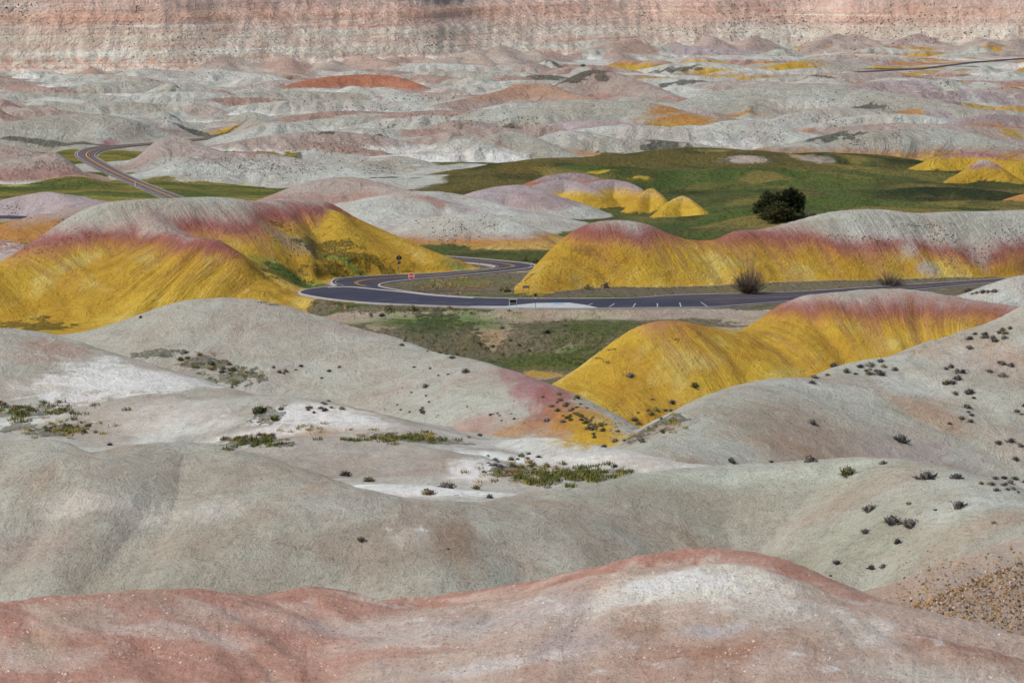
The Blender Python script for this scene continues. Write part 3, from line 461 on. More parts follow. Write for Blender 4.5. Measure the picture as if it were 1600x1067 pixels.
for b in [
 ('veg',60,645,75,13,1),('veg',20,668,40,10,.9),('veg',90,672,55,12,.85),('crust',200,590,190,30,.9),('crust',120,620,120,18,.8),('crust',60,560,80,15,.5),
 ('veg',250,552,50,7,.75),('veg',320,568,55,14,.9),('veg',370,590,45,14,.9),('veg',420,650,28,14,.7),('veg',385,690,60,9,.95),('veg',440,695,30,6,.6),
 ('crust',470,655,110,24,.9),('crust',560,655,70,14,.9),('crust',330,655,60,10,.5),((.72,.71,.69),490,645,110,16,.9),((.72,.71,.69),430,675,130,10,.9),((.72,.71,.69),570,665,70,10,.8),((.66,.66,.64),330,665,60,10,.5),((.70,.70,.68),230,590,150,16,.6),((.70,.70,.68),120,605,140,14,.6),((.68,.68,.66),40,660,60,10,.5),
 ('veg',600,684,60,7,.9),('veg',690,690,55,6,.9),((.44,.33,.22),500,675,40,8,.6),
 ((.80,.80,.79),735,738,40,26,1),((.80,.80,.79),655,767,130,9,1),((.80,.80,.79),560,759,70,6,.9),((.74,.74,.73),780,715,90,9,.95),((.72,.72,.70),900,720,130,12,.8),('crust',660,765,150,12,1),('crust',750,735,60,30,1),((.74,.74,.73),790,775,70,8,.8),
 ('veg',790,735,40,14,.75),('veg',850,748,55,12,.9),('veg',900,742,70,9,.95),('veg',950,738,35,6,.9),('veg',820,730,70,9,.55),('veg',720,770,60,6,.3),
 ((.43,.27,.22),90,545,70,16,.6),((.43,.30,.25),50,560,60,12,.5),(PINKG,560,520,110,12,.5),((.40,.23,.20),720,668,60,16,.6),(ORANGE,800,670,60,10,.35),
 (PURP,800,582,34,16,.7),(PURP,838,608,50,26,.9),(RED,866,632,42,28,.85),(RED,850,655,40,18,.6),(PINK,740,665,60,14,.5),(ORANGE,790,676,60,8,.5),(ORANGE,895,660,56,28,1),(YEL,925,672,50,30,1),(YEL,962,692,30,18,1),(YEL,905,690,46,12,.9),(YEL,940,685,40,18,.9),
 ((.5,.5,.47),500,570,25,14,.5),((.5,.5,.47),540,545,25,8,.4),
 # big near ridge
 ((.32,.275,.22),300,870,260,50,.6),((.33,.28,.23),600,860,160,60,.55),((.30,.23,.18),715,850,34,60,.55),((.34,.29,.24),60,880,120,50,.5),((.33,.29,.24),1010,830,150,40,.45),((.35,.33,.27),1300,880,150,40,.4),((.38,.33,.27),420,740,160,20,.4),
 ((.62,.60,.56),110,788,70,20,.75),((.62,.60,.56),205,800,60,24,.55),((.60,.58,.54),335,800,40,20,.65),('crust',200,800,160,30,.35),((.58,.57,.53),640,835,40,20,.5),('crust',640,830,60,24,.6),((.36,.28,.22),300,850,120,30,.35),((.37,.28,.22),715,850,30,50,.5),((.36,.27,.22),640,820,30,40,.3),
 (GGREY,1150,790,350,60,.55),((.52,.55,.47),1300,735,260,12,.6),(GGREY,1350,850,180,60,.8),((.5,.5,.46),1000,855,40,16,.5),((.5,.5,.46),850,870,60,18,.5),((.55,.57,.53),1500,790,90,18,.6),((.47,.45,.42),560,790,160,14,.5),(TAN,1060,850,90,26,.4),(PINKG,60,850,80,40,.5),(TAN,210,930,60,16,.5),
 # right slope
 ((.52,.52,.49),1420,600,70,20,.6),((.52,.52,.50),1520,560,70,20,.6),((.52,.53,.5),1270,600,120,10,.5),((.44,.33,.27),1560,560,60,20,.5),((.42,.31,.24),1300,680,200,40,.5),(LAV,1450,720,130,40,.6),(GGREY,1150,650,70,30,.5),((.43,.32,.26),1580,700,60,40,.4),
 # foreground bank
 ((.70,.66,.59),1080,915,200,30,1),((.64,.60,.56),920,945,120,22,.9),((.66,.62,.58),1230,950,110,30,.9),((.62,.59,.56),1340,990,90,26,.8),((.60,.56,.55),1150,1030,160,14,.8),((.58,.50,.46),240,985,200,16,.7),((.60,.52,.47),80,1030,110,20,.7),((.58,.50,.48),560,985,140,14,.6),((.60,.55,.54),760,1040,120,14,.7),('crust',1050,915,140,24,.9),((.5,.42,.40),820,960,140,26,.8),((.47,.39,.38),900,1010,90,30,.8),((.52,.43,.37),120,960,90,22,.7),((.50,.42,.38),320,960,120,22,.6),(FRED,600,950,120,9,.8),(FRED,1090,865,110,7,.9),(FRED,480,1040,280,16,.8),(FRED,300,1045,260,14,.6),((.41,.24,.17),1130,1020,90,22,.9),((.41,.27,.2),1000,985,60,16,.8),((.44,.33,.26),1280,990,90,40,.6),((.57,.56,.52),1450,1055,150,12,.8),((.55,.50,.43),1180,960,60,18,.6),((.52,.5,.52),1120,985,70,12,.7),((.38,.22,.17),1500,1015,110,16,.7),((.52,.48,.47),700,985,150,16,.5),((.5,.42,.34),60,1010,50,30,.6),
 # bank below the road
 ((.10,.20,.04),870,560,160,20,.9),((.11,.19,.04),700,510,110,30,.8),((.10,.20,.04),930,520,110,26,.8),((.12,.22,.05),600,500,90,14,.6),((.36,.32,.10),850,574,70,3,.7),
 ((.44,.38,.31),540,497,70,13,.9),('bare',520,500,90,14,.9),('bare',600,510,40,8,.6),('bare',1080,490,130,9,1),('bare',1180,500,60,14,1),((.42,.36,.31),1090,490,140,12,.9),('bare',770,525,45,22,.75),((.42,.33,.20),755,535,60,22,.7),('bare',880,545,40,12,.4),
 ('veg',520,474,60,3,1),('veg',680,500,60,12,.8),('veg',920,520,90,20,1),('veg',700,530,60,20,.9),('veg',870,560,110,10,1),('veg',1180,478,40,4,1),(YEL,845,585,40,8,.9),('bare',845,587,45,9,1),
 ((.42,.44,.12),720,440,120,6,.9),((.40,.27,.13),720,448,110,6,.7),((.30,.17,.11),690,455,100,4,.7),((.14,.30,.06),760,462,120,2,1),('veg',760,462,120,2,1),((.14,.30,.06),950,463.5,90,1.6,1),('veg',950,463.5,90,1.6,1),((.16,.30,.07),450,428,70,10,.9),((.16,.30,.07),560,425,80,5,.9),((.34,.36,.12),730,420,50,4,.9),((.14,.26,.06),560,477,100,3,.9),((.14,.26,.06),1180,478,40,4,.9),('veg',720,445,110,12,.8),
 ((.44,.37,.34),800,425,55,2.2,1),('bare',800,425,60,2.5,1),
 # big left mound
 ('veg',450,430,55,12,1),('veg',530,425,60,9,1),('veg',600,422,50,5,1),('veg',500,395,50,16,.65),('veg',540,400,40,12,.6),('veg',430,350,25,6,.5),('veg',530,380,45,10,.6),('veg',60,510,60,10,.8),('veg',20,505,30,10,.6),((.30,.24,.19),455,380,45,14,.7),((.30,.24,.19),420,355,25,8,.5),((.48,.42,.38),232,350,22,20,.5),(PINKG,480,318,40,8,.35),(RED,470,325,50,10,.5),(RED,420,325,40,8,.4),
 (YEL,250,450,200,30,.25),((.40,.27,.05),1010,610,70,50,.35),('veg',1040,660,50,16,.6),('veg',1000,680,30,12,.6),('veg',950,640,25,14,.3),
 # long mound behind the road
 ((.54,.40,.15),1150,445,60,20,.5),((.42,.37,.34),1420,390,18,16,.8),((.42,.37,.34),1450,420,22,14,.8),((.5,.49,.47),1370,365,80,8,.5),((.44,.38,.35),1530,395,22,25,.7),('veg',940,455,50,4,.35),
 # green strips and bare spots further away
 ((.42,.36,.31),1270,250,40,8,.9),('bare',1270,248,45,9,1),('bare',1165,250,40,8,1),((.46,.40,.37),1165,250,45,8,1),('bare',1110,236,40,3,1),(YEL,935,270,30,4,.8),('bare',935,270,30,4,.9),(YEL,1000,278,25,5,.8),('bare',1000,277,25,5,.8),((.40,.27,.05),820,262,60,12,.6),('bare',820,262,50,10,.35),
 ('bare',400,288,35,3,1),('bare',250,268,20,4,.9),('bare',30,290,50,3,.8),('veg',1360,168,26,7,1),('veg',1300,215,50,8,.8),('veg',1040,225,40,8,1),('veg',850,120,50,8,1),('veg',900,122,60,8,1),('veg',1390,108,60,5,1),('veg',1290,120,40,3,.9),('veg',1500,104,60,3,.9),('veg',1080,128,50,3,1),('veg',870,100,25,4,.9),('veg',1060,108,50,5,.9),('veg',510,207,16,4,.9),('veg',600,277,60,2,1),('veg',330,212,60,2.5,1),('veg',90,226,110,5,1),('veg',600,212,20,5,.6),('veg',800,197,25,5,.7),
 (YEL,960,102,45,5,1),(YEL,1110,112,60,8,1),(YEL,1225,102,70,8,1),(ORANGE,1070,186,80,12,1),(YEL,1050,198,60,9,1),(ORANGE,1040,172,30,8,.9),(ORANGE,1150,181,55,3,.9),(PYEL,1550,170,45,5,1),(ORANGE,1420,176,30,5,.9),(CORAL,1460,92,25,2,.9),(ORANGE,1520,92,25,2,.9),(ORANGE,1560,196,50,5,.8),(YEL,1580,208,20,7,.9),(ORANGE,930,240,50,5,.8),(CORAL,1430,122,25,4,.9),(YEL,360,202,35,4,1),(PINK,360,192,30,4,.6),(PINK,265,205,45,3,.7),(CORAL,1340,85,1,1,0)]:
    blob(*b)

# ------------------------------------------------------------------ materials
def mat(name): 
    m = bpy.data.materials.new(name); m.use_nodes = True; return m, m.node_tree, m.node_tree.nodes['Principled BSDF']
def N(nt, t, **kw):
    n = nt.nodes.new(t)
    for k_, v_ in kw.items(): setattr(n, k_, v_)
    return n
def math_(nt, op, a, b=None, clamp=False):
    n = N(nt, 'ShaderNodeMath', operation=op, use_clamp=clamp)
    for i, v in enumerate((a, b)):
        if v is None: continue
        if isinstance(v, (int, float)): n.inputs[i].default_value = v
        else: nt.links.new(v, n.inputs[i])
    return n.outputs[0]
def noise(nt, vec, scale, detail=4, rough=.6, dist=0):
    n = N(nt, 'ShaderNodeTexNoise'); n.inputs['Scale'].default_value = scale; n.inputs['Detail'].default_value = detail; n.inputs['Roughness'].default_value = rough; n.inputs['Distortion'].default_value = dist
    nt.links.new(vec, n.inputs['Vector']); return n.outputs['Fac']
def mixc(nt, f, a, b, mode='MIX'):
    n = N(nt, 'ShaderNodeMix', data_type='RGBA', blend_type=mode)
    for s, v in ((n.inputs['Factor'], f), (n.inputs['A'], a), (n.inputs['B'], b)):
        if isinstance(v, (int, float)): s.default_value = v
        elif isinstance(v, tuple): s.default_value = (*v, 1)
        else: nt.links.new(v, s)
    return n.outputs['Result']
def ramp(nt, f, lo, hi):
    n = N(nt, 'ShaderNodeMapRange', interpolation_type='SMOOTHSTEP'); n.inputs['From Min'].default_value = lo; n.inputs['From Max'].default_value = hi
    nt.links.new(f, n.inputs['Value']); return n.outputs['Result']
def scalev(nt, vec, s):
    n = N(nt, 'ShaderNodeMapping'); n.inputs['Scale'].default_value = s; nt.links.new(vec, n.inputs['Vector']); return n.outputs['Vector']
def clay(name, px_m, lam=None, dark=.8, vegA=(.036, .056, .015), vegB=(.20, .165, .045), pebbles=0.):
    """weathered clay; px_m = size of the finest clods in metres"""
    m, nt, p = mat(name); p.inputs['Roughness'].default_value = .95; p.inputs['Specular IOR Level'].default_value = .12
    geo = N(nt, 'ShaderNodeNewGeometry').outputs['Position']
    col = N(nt, 'ShaderNodeAttribute', attribute_name='Col').outputs['Color']
    at = N(nt, 'ShaderNodeAttribute', attribute_name='Amt'); sep = N(nt, 'ShaderNodeSeparateColor'); nt.links.new(at.outputs['Color'], sep.inputs[0])
    veg, cru, stk, stra = sep.outputs[0], sep.outputs[1], sep.outputs[2], at.outputs['Alpha']
    flow = N(nt, 'ShaderNodeAttribute', attribute_name='Flow').outputs['Vector']
    # flutes running down the flank
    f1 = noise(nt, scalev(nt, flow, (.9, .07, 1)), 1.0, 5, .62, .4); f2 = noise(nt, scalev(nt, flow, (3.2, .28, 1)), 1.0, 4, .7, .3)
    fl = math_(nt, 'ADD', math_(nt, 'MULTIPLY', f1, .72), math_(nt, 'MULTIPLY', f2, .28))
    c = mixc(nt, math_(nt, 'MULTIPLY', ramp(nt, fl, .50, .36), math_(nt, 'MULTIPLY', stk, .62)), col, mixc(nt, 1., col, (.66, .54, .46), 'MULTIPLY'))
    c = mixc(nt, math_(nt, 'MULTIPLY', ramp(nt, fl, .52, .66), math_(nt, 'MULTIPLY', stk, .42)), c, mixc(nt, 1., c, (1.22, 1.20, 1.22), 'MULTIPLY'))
    # strata
    zv = scalev(nt, geo, (.006, .006, .55)); st1 = noise(nt, zv, 1., 5, .72, .15); 
    zv2 = scalev(nt, geo, (.012, .012, 2.1)); st2 = noise(nt, zv2, 1., 3, .6, .1)
    stb = math_(nt, 'ADD', math_(nt, 'MULTIPLY', st1, .6), math_(nt, 'MULTIPLY', st2, .4))
    c = mixc(nt, math_(nt, 'MULTIPLY', ramp(nt, stb, .47, .37), math_(nt, 'MULTIPLY', stra, .8)), c, mixc(nt, 1., c, (.84, .60, .52), 'MULTIPLY'))
    c = mixc(nt, math_(nt, 'MULTIPLY', ramp(nt, stb, .53, .62), math_(nt, 'MULTIPLY', stra, .75)), c, (.66, .64, .58))
    # large soft blotches, hue drift
    b1 = noise(nt, geo, .045 / px_m ** .5, 4, .6); 
    c = mixc(nt, ramp(nt, b1, .38, .64), mixc(nt, 1., c, (.93, .87, .82), 'MULTIPLY'), mixc(nt, 1., c, (1.04, 1.07, 1.05), 'MULTIPLY'))
    b2 = noise(nt, geo, .17 / px_m ** .5, 5, .68, .5)
    c = mixc(nt, ramp(nt, b2, .36, .66), mixc(nt, 1., c, (.92, .91, .90), 'MULTIPLY'), mixc(nt, 1., c, (1.06, 1.06, 1.05), 'MULTIPLY'))
    # salt crust
    n3 = noise(nt, geo, .30 / px_m ** .6, 7, .72, .25)
    cf = ramp(nt, math_(nt, 'ADD', n3, math_(nt, 'MULTIPLY', cru, .42)), .70, .92)
    c = mixc(nt, math_(nt, 'MULTIPLY', cf, .85), c, (.72, .71, .69))
    # clods
    gl = scalev(nt, geo, lam) if lam else geo
    g1 = noise(nt, gl, 1.1 / px_m, 5, .75); g2 = noise(nt, gl, .33 / px_m, 5, .7)
    gg = math_(nt, 'ADD', math_(nt, 'MULTIPLY', g1, .65), math_(nt, 'MULTIPLY', g2, .35))
    c = mixc(nt, ramp(nt, gg, .51, .38), c, mixc(nt, 1., c, tuple(1 - dark * x for x in (.30, .33, .37)), 'MULTIPLY'))
    c = mixc(nt, ramp(nt, gg, .54, .64), c, mixc(nt, 1., c, (1.22, 1.22, 1.22), 'MULTIPLY'))
    if pebbles:
        vo = N(nt, 'ShaderNodeTexVoronoi'); vo.inputs['Scale'].default_value = 9; nt.links.new(geo, vo.inputs['Vector'])
        rc = N(nt, 'ShaderNodeSeparateColor'); nt.links.new(vo.outputs['Color'], rc.inputs[0])
        pc = mixc(nt, ramp(nt, rc.outputs[0], .2, .8), (.13, .09, .06), (.50, .30, .10))
        fac = math_(nt, 'MULTIPLY', ramp(nt, vo.outputs['Distance'], .42, .25), math_(nt, 'MULTIPLY', ramp(nt, rc.outputs[1], .45, .6), ramp(nt, noise(nt, geo, 1.3, 3), .42, .58)))
        c = mixc(nt, math_(nt, 'MULTIPLY', fac, pebbles), c, pc)
    # grass
    vn = noise(nt, geo, .55, 6, .72); vn2 = noise(nt, scalev(nt, geo, (1, .45, 1)), .045, 7, .68, .8); vn3 = noise(nt, geo, 2.4, 4, .7)
    vf = ramp(nt, math_(nt, 'ADD', math_(nt, 'MULTIPLY', veg, 1.25), math_(nt, 'MULTIPLY', math_(nt, 'SUBTRACT', math_(nt, 'ADD', math_(nt, 'MULTIPLY', vn, .55), math_(nt, 'MULTIPLY', vn3, .45)), .5), 3.4)), .50, .68)
    mixn = math_(nt, 'ADD', math_(nt, 'MULTIPLY', vn2, .62), math_(nt, 'MULTIPLY', vn3, .38))
    vc = mixc(nt, ramp(nt, mixn, .40, .56), vegA, vegB)
    vc = mixc(nt, ramp(nt, mixn, .56, .68), vc, (.27, .21, .08))
    vc = mixc(nt, .70, vc, mixc(nt, 1., col, (.62, .62, .62), 'MULTIPLY'))
    vc = mixc(nt, ramp(nt, noise(nt, geo, 1.4, 4, .7), .54, .34), vc, mixc(nt, 1., vc, (.5, .55, .5), 'MULTIPLY'))
    c = mixc(nt, vf, c, vc)
    nt.links.new(c, p.inputs['Base Color'])
    bp = N(nt, 'ShaderNodeBump'); bp.inputs['Strength'].default_value = .9; bp.inputs['Distance'].default_value = px_m * 2.6
    hsum = math_(nt, 'ADD', math_(nt, 'ADD', gg, math_(nt, 'MULTIPLY', b2, 1.6)), math_(nt, 'MULTIPLY', math_(nt, 'MULTIPLY', math_(nt, 'SUBTRACT', fl, .5), stk), 1.8))
    hsum = math_(nt, 'ADD', hsum, math_(nt, 'MULTIPLY', math_(nt, 'MULTIPLY', vn, vf), 3.0))
    nt.links.new(hsum, bp.inputs['Height']); nt.links.new(bp.outputs[0], p.inputs['Normal'])
    return m
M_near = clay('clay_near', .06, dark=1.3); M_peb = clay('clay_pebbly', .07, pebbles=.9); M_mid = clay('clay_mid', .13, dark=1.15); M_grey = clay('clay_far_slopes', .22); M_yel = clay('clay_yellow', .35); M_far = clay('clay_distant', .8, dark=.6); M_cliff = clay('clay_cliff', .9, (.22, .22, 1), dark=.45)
def flat(name, c, rough=.8, var=.15, sc_=3., metal=0.):
    m, nt, p = mat(name); geo = N(nt, 'ShaderNodeNewGeometry').outputs['Position']; n = noise(nt, geo, sc_, 5, .65)
    lo = tuple(x * (1 - var) for x in c); hi = tuple(min(x * (1 + var), 1) for x in c)
    nt.links.new(mixc(nt, ramp(nt, n, .3, .7), lo, hi), p.inputs['Base Color']); p.inputs['Roughness'].default_value = rough; p.inputs['Metallic'].default_value = metal
    p.inputs['Specular IOR Level'].default_value = .25
    return m
def asphalt(name, c, c2):
    m, nt, p = mat(name); geo = N(nt, 'ShaderNodeNewGeometry').outputs['Position']
    a = noise(nt, geo, .12, 4, .6); b = noise(nt, geo, 5., 3, .7); d = noise(nt, scalev(nt, geo, (.15, 1.2, 1)), .8, 4, .7)
    cc = mixc(nt, ramp(nt, a, .38, .62), c, c2); cc = mixc(nt, ramp(nt, d, .52, .72), cc, tuple(x * 1.5 for x in c)); cc = mixc(nt, ramp(nt, b, .55, .35), cc, mixc(nt, 1., cc, (.8, .8, .8), 'MULTIPLY'))
    nt.links.new(cc, p.inputs['Base Color']); p.inputs['Roughness'].default_value = .85; p.inputs['Specular IOR Level'].default_value = .2; return m

# ------------------------------------------------------------------ terrain meshes, one per hill
col = sc.collection
# darken nothing: colour variation of the clay itself
COL *= (1 + .06 * fbm(X / 30, Y / 45, 3, 81))[..., None]
flat_ids = np.arange(NR * NC).reshape(NR, NC)
q00 = flat_ids[:-1, :-1].ravel(); q01 = flat_ids[:-1, 1:].ravel(); q11 = flat_ids[1:, 1:].ravel(); q10 = flat_ids[1:, :-1].ravel()
fown = OWN[:-1, :-1].ravel()
VX = np.stack([X.ravel(), Y.ravel(), H.ravel()], 1).astype(np.float32)
CF = np.concatenate([COL.reshape(-1, 3), np.ones((NR * NC, 1), np.float32)], 1).astype(np.float32)
AF = AMT.reshape(-1, 4).astype(np.float32)
FL = np.stack([S.ravel(), Dd.ravel(), Y.ravel() * 0], 1).astype(np.float32)
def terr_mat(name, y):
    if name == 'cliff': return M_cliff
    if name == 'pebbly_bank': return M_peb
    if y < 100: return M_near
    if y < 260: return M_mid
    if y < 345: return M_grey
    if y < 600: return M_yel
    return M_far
for oid, (nm, lab) in enumerate(objs):
    sel = np.nonzero(fown == oid)[0]
    if len(sel) < 30: continue
    quads = np.stack([q00[sel], q01[sel], q11[sel], q10[sel]], 1)
    parts_ = [quads]
    mats = [None]
    used, inv = np.unique(quads, return_inverse=True); inv = inv.reshape(quads.shape)
    me = bpy.data.meshes.new(nm); nv, nf = len(used), len(quads)
    me.vertices.add(nv); me.vertices.foreach_set('co', VX[used].ravel())
    me.loops.add(nf * 4); me.loops.foreach_set('vertex_index', inv.ravel().astype(np.int32))
    me.polygons.add(nf); me.polygons.foreach_set('loop_start', np.arange(0, nf * 4, 4, dtype=np.int32)); me.polygons.foreach_set('loop_total', np.full(nf, 4, np.int32))
    me.polygons.foreach_set('use_smooth', np.ones(nf, bool))
    a = me.attributes.new('Col', 'FLOAT_COLOR', 'POINT'); a.data.foreach_set('color', CF[used].ravel())
    a = me.attributes.new('Amt', 'FLOAT_COLOR', 'POINT'); a.data.foreach_set('color', AF[used].ravel())
    a = me.attributes.new('Flow', 'FLOAT_VECTOR', 'POINT'); a.data.foreach_set('vector', FL[used].ravel())
    if oid == 0:
        for mm in (M_near, M_mid, M_grey, M_yel, M_far): me.materials.append(mm)
        yy = Y.ravel()[quads[:, 0]]
        mi = np.searchsorted([100, 260, 345, 600], yy).astype(np.int32); me.polygons.foreach_set('material_index', mi)
    else:
        me.materials.append(terr_mat(nm, float(VX[used][:, 1].min() if nm not in ('grey_slope',) else 300) + (25 if nm != 'red_foreground_bank' else 0)))
    me.update(calc_edges=True); me.validate()
    o = bpy.data.objects.new(nm, me); col.objects.link(o); o['kind'] = 'structure'; o['label'] = lab

# ------------------------------------------------------------------ mesh helper
class MB:
    def __init__(s): s.v = []; s.f = []
    def box(s, c, d, rot=None):
        b = len(s.v)
        for x in (-.5, .5):
            for y in (-.5, .5):
                for z in (-.5, .5):
                    p = Vector((x * d[0], y * d[1], z * d[2]))
                    if rot: p = rot @ p
                    s.v.append(tuple(p + Vector(c)))
        s.f += [tuple(b + i for i in q) for q in ((0,1,3,2),(4,6,7,5),(0,4,5,1),(2,3,7,6),(0,2,6,4),(1,5,7,3))]; return s
    def prism(s, P, y0, y1, z=0, x=0):       # outline in xz, extruded along y
        b = len(s.v); n = len(P)
        for y in (y0, y1):
            s.v += [(x + p[0], y, z + p[1]) for p in P]
        s.f.append(tuple(b + i for i in range(n))); s.f.append(tuple(b + n + i for i in reversed(range(n))))
        for i in range(n): s.f.append((b + i, b + n + i, b + n + (i + 1) % n, b + (i + 1) % n))
        return s
    def tube(s, P, rad, n=4):
        b = len(s.v)
        for i, p in enumerate(P):
            p = Vector(p); q = Vector(P[min(i + 1, len(P) - 1)]) - Vector(P[max(i - 1, 0)])
            q.normalize(); a = q.orthogonal().normalized(); c = q.cross(a)
            for k in range(n):
                t = 2 * math.pi * k / n; s.v.append(tuple(p + (a * math.cos(t) + c * math.sin(t)) * rad[i]))
        for i in range(len(P) - 1):
            for k in range(n): s.f.append((b + i * n + k, b + i * n + (k + 1) % n, b + (i + 1) * n + (k + 1) % n, b + (i + 1) * n + k))
        s.f.append(tuple(b + k for k in reversed(range(n)))); s.f.append(tuple(b + (len(P) - 1) * n + k for k in range(n))); return s
    def quad(s, p, a, b_):
        b = len(s.v); p = Vector(p); a = Vector(a); b_ = Vector(b_)
        s.v += [tuple(p - a - b_), tuple(p + a - b_), tuple(p + a + b_), tuple(p - a + b_)]; s.f.append((b, b + 1, b + 2, b + 3)); return s
    def tri(s, a, b_, c):
        b = len(s.v); s.v += [tuple(a), tuple(b_), tuple(c)]; s.f.append((b, b + 1, b + 2)); return s
    def mesh(s, name, m):
        me = bpy.data.meshes.new(name); me.from_pydata(s.v, [], s.f); me.update()
        for x in (m if isinstance(m, (list, tuple)) else [m]): me.materials.append(x)
        return me
    def build(s, name, m, parent=None, **pr):
        o = bpy.data.objects.new(name, s.mesh(name, m)); col.objects.link(o); o.parent = parent
        for k_, v_ in pr.items(): o[k_] = v_
        return o
def empty(name, loc, label, cat, group=None, rz=0):
    o = bpy.data.objects.new(name, None); col.objects.link(o); o.location = loc; o.rotation_euler.z = rz; o.empty_display_size = .3
    o['label'] = label; o['category'] = cat
    if group: o['group'] = group
    return o

# ------------------------------------------------------------------ road surfaces, kerbs and paint
M_road = asphalt('asphalt_road', (.056, .050, .062), (.038, .036, .047)); M_lot = asphalt('asphalt_lot', (.040, .041, .060), (.030, .032, .050))
M_kerb = flat('kerb_concrete', (.34, .31, .29), .9, .12, 1.5); M_conc = flat('pale_concrete', (.34, .36, .36), .9, .1, 1.)
M_white = flat('white_paint', (.30, .30, .32), .7, .15, 4.); M_yellow = flat('yellow_paint', (.50, .26, .05), .7, .2, 4.); M_faint = flat('worn_paint', (.13, .14, .17), .8, .3, 3.)
M_edge = flat('faded_edge_paint', (.30, .29, .31), .8, .35, 1.2); M_blue = flat('blue_paint', (.07, .32, .55), .7, .1, 3.); M_tyre = flat('tyre_stain', (.105, .078, .075), .85, .25, .5)
def sheet(name, P, z, m, thick=0., label=None):
    P = [(p[0], p[1]) for p in P]; tri = tessellate_polygon([[Vector((x, y, 0)) for x, y in P]])
    v = [(x, y, z) for x, y in P]; f = []
    for t in tri:
        a, b, c = (Vector(v[i]) for i in t)
        f.append(tuple(t) if (b - a).cross(c - a).z > 0 else tuple(reversed(t)))
    if thick:
        n = len(P); v += [(x, y, z - thick) for x, y in P]; f += [(i, (i + 1) % n, n + (i + 1) % n, n + i) for i in range(n)]
    me = bpy.data.meshes.new(name); me.from_pydata(v, [], f); me.update(); me.materials.append(m)
    o = bpy.data.objects.new(name, me); col.objects.link(o); o['kind'] = 'structure'
    if label: o['label'] = label
    return o
def offs(P, d, closed=False):
    n = len(P); out = []
    for i in range(n):
        a = P[(i - 1) % n] if closed or i else P[0]; b = P[(i + 1) % n] if closed or i < n - 1 else P[-1]
        tx, ty = b[0] - a[0], b[1] - a[1]; L = math.hypot(tx, ty) or 1
        out.append((P[i][0] - ty / L * d, P[i][1] + tx / L * d))
    return out
def strip(name, P, w_, z, m, closed=False, h=0., label=None, side=0.):
    a = offs(P, side + w_ / 2, closed); b = offs(P, side - w_ / 2, closed); n = len(P)
    v = [(x, y, z + h) for x, y in a] + [(x, y, z + h) for x, y in b]; f = []
    if h: v += [(x, y, z - .3) for x, y in a] + [(x, y, z - .3) for x, y in b]
    for i in range(n if closed else n - 1):
        j = (i + 1) % n; f.append((i, n + i, n + j, j))
        if h: f += [(i, j, 2 * n + j, 2 * n + i), (n + j, n + i, 3 * n + i, 3 * n + j)]
    me = bpy.data.meshes.new(name); me.from_pydata(v, [], f); me.update(); me.materials.append(m)
    o = bpy.data.objects.new(name, me); col.objects.link(o); o['kind'] = 'structure'
    if label: o['label'] = label
    return o
area = sum(main[i][0] * main[(i + 1) % len(main)][1] - main[(i + 1) % len(main)][0] * main[i][1] for i in range(len(main)))
sg = -1 if area > 0 else 1
sheet('road', main, 0., M_road, .4, 'winding two lane asphalt road between the yellow mounds')
strip('kerb', main, .30, 0., M_kerb, True, .05, 'pale concrete kerb round the road and the parking area', side=sg * .22)
lot = chaikin(gp([(470,457.3),(484,452.6),(512,449.3),(545,447.8),(584,452),(630,456.4),(680,462.4),(752,466.2),(794,467.4),(890,467.7),(1006,466.8),(1060,468),(1120,472),(1134,477),(1105,479.2),(992.5,480.2),(880,481.2),(794,480.6),(752.5,478.9),(680,476.9),(583.8,472.8),(528.8,468),(487.5,461.9)]), 1)
sheet('parking_lot', lot, .006, M_lot, label='dark blue grey asphalt parking area in front of the road')
strip('gutter', chaikin(gp([(512,449),(545,447.6),(584,451.8),(630,456.2),(680,462.2),(740,465.6)]), 2, False), .8, .012, M_kerb, label='pale concrete gutter between road and parking area')
sheet('pavement', gp([(735,478.2),(790,478.4),(836,473.6),(890,473),(915,476.5),(935,481),(880,481.2),(794,480.6),(735,479)]), .012, M_conc, label='pale concrete access aisle in the parking area')
sheet('road_marking', gp([(864,474.2),(880,474.0),(881,475.4),(865,475.6)]), .018, M_blue, label='blue painted patch on the pale concrete aisle')
for a, b in [((913.8,479.9),(926,474)),((952,479.8),(960,474.4)),((989,479.9),(993,474)),((1027.4,479.4),(1027,474)),((1064,479.4),(1062,473)),((1105,479),(1095,472.2))]:
    A_, B_ = gp([a, b]); strip('road_marking', [A_, B_], .16, .018, M_white, label='white stall line in the parking area')
for a, b in [((577,471),(612,467.5)),((617,473.4),(652,470)),((660,475),(697,471.6)),((702,476.4),(738,473)),((745,477.4),(778,474))]:
    A_, B_ = gp([a, b]); strip('road_marking', [A_, B_], .14, .018, M_faint, label='worn stall line in the dark part of the parking area')
cl = chaikin(gp([(650,400.7),(700,404.4),(745,407.4),(790,411.5),(806,415.6),(790,418.6),(740,424),(680,430.6),(611,433.6),(575,436.2),(556,440),(556,443.5),(572,447)]), 3, False)
for s_ in (-.16, .16): strip('road_marking', cl, .11, .006, M_yellow, side=s_, label='yellow centre line of the winding road')
def sub(P, i0, i1): return P[i0:i1]
outer = chaikin(gp([(650,397.2),(690.6,400.9),(738.8,404.2),(793.8,409.2),(824,412.2),(832,415.2),(825,418),(793.8,422.4),(736,428.1),(670,434.1),(638.8,436.2),(599,441),(591,446),(602,449.5),(636,455.2)]), 3, False)
strip('road_marking', outer, .10, .006, M_edge, label='white edge line on the outside of the road bend')
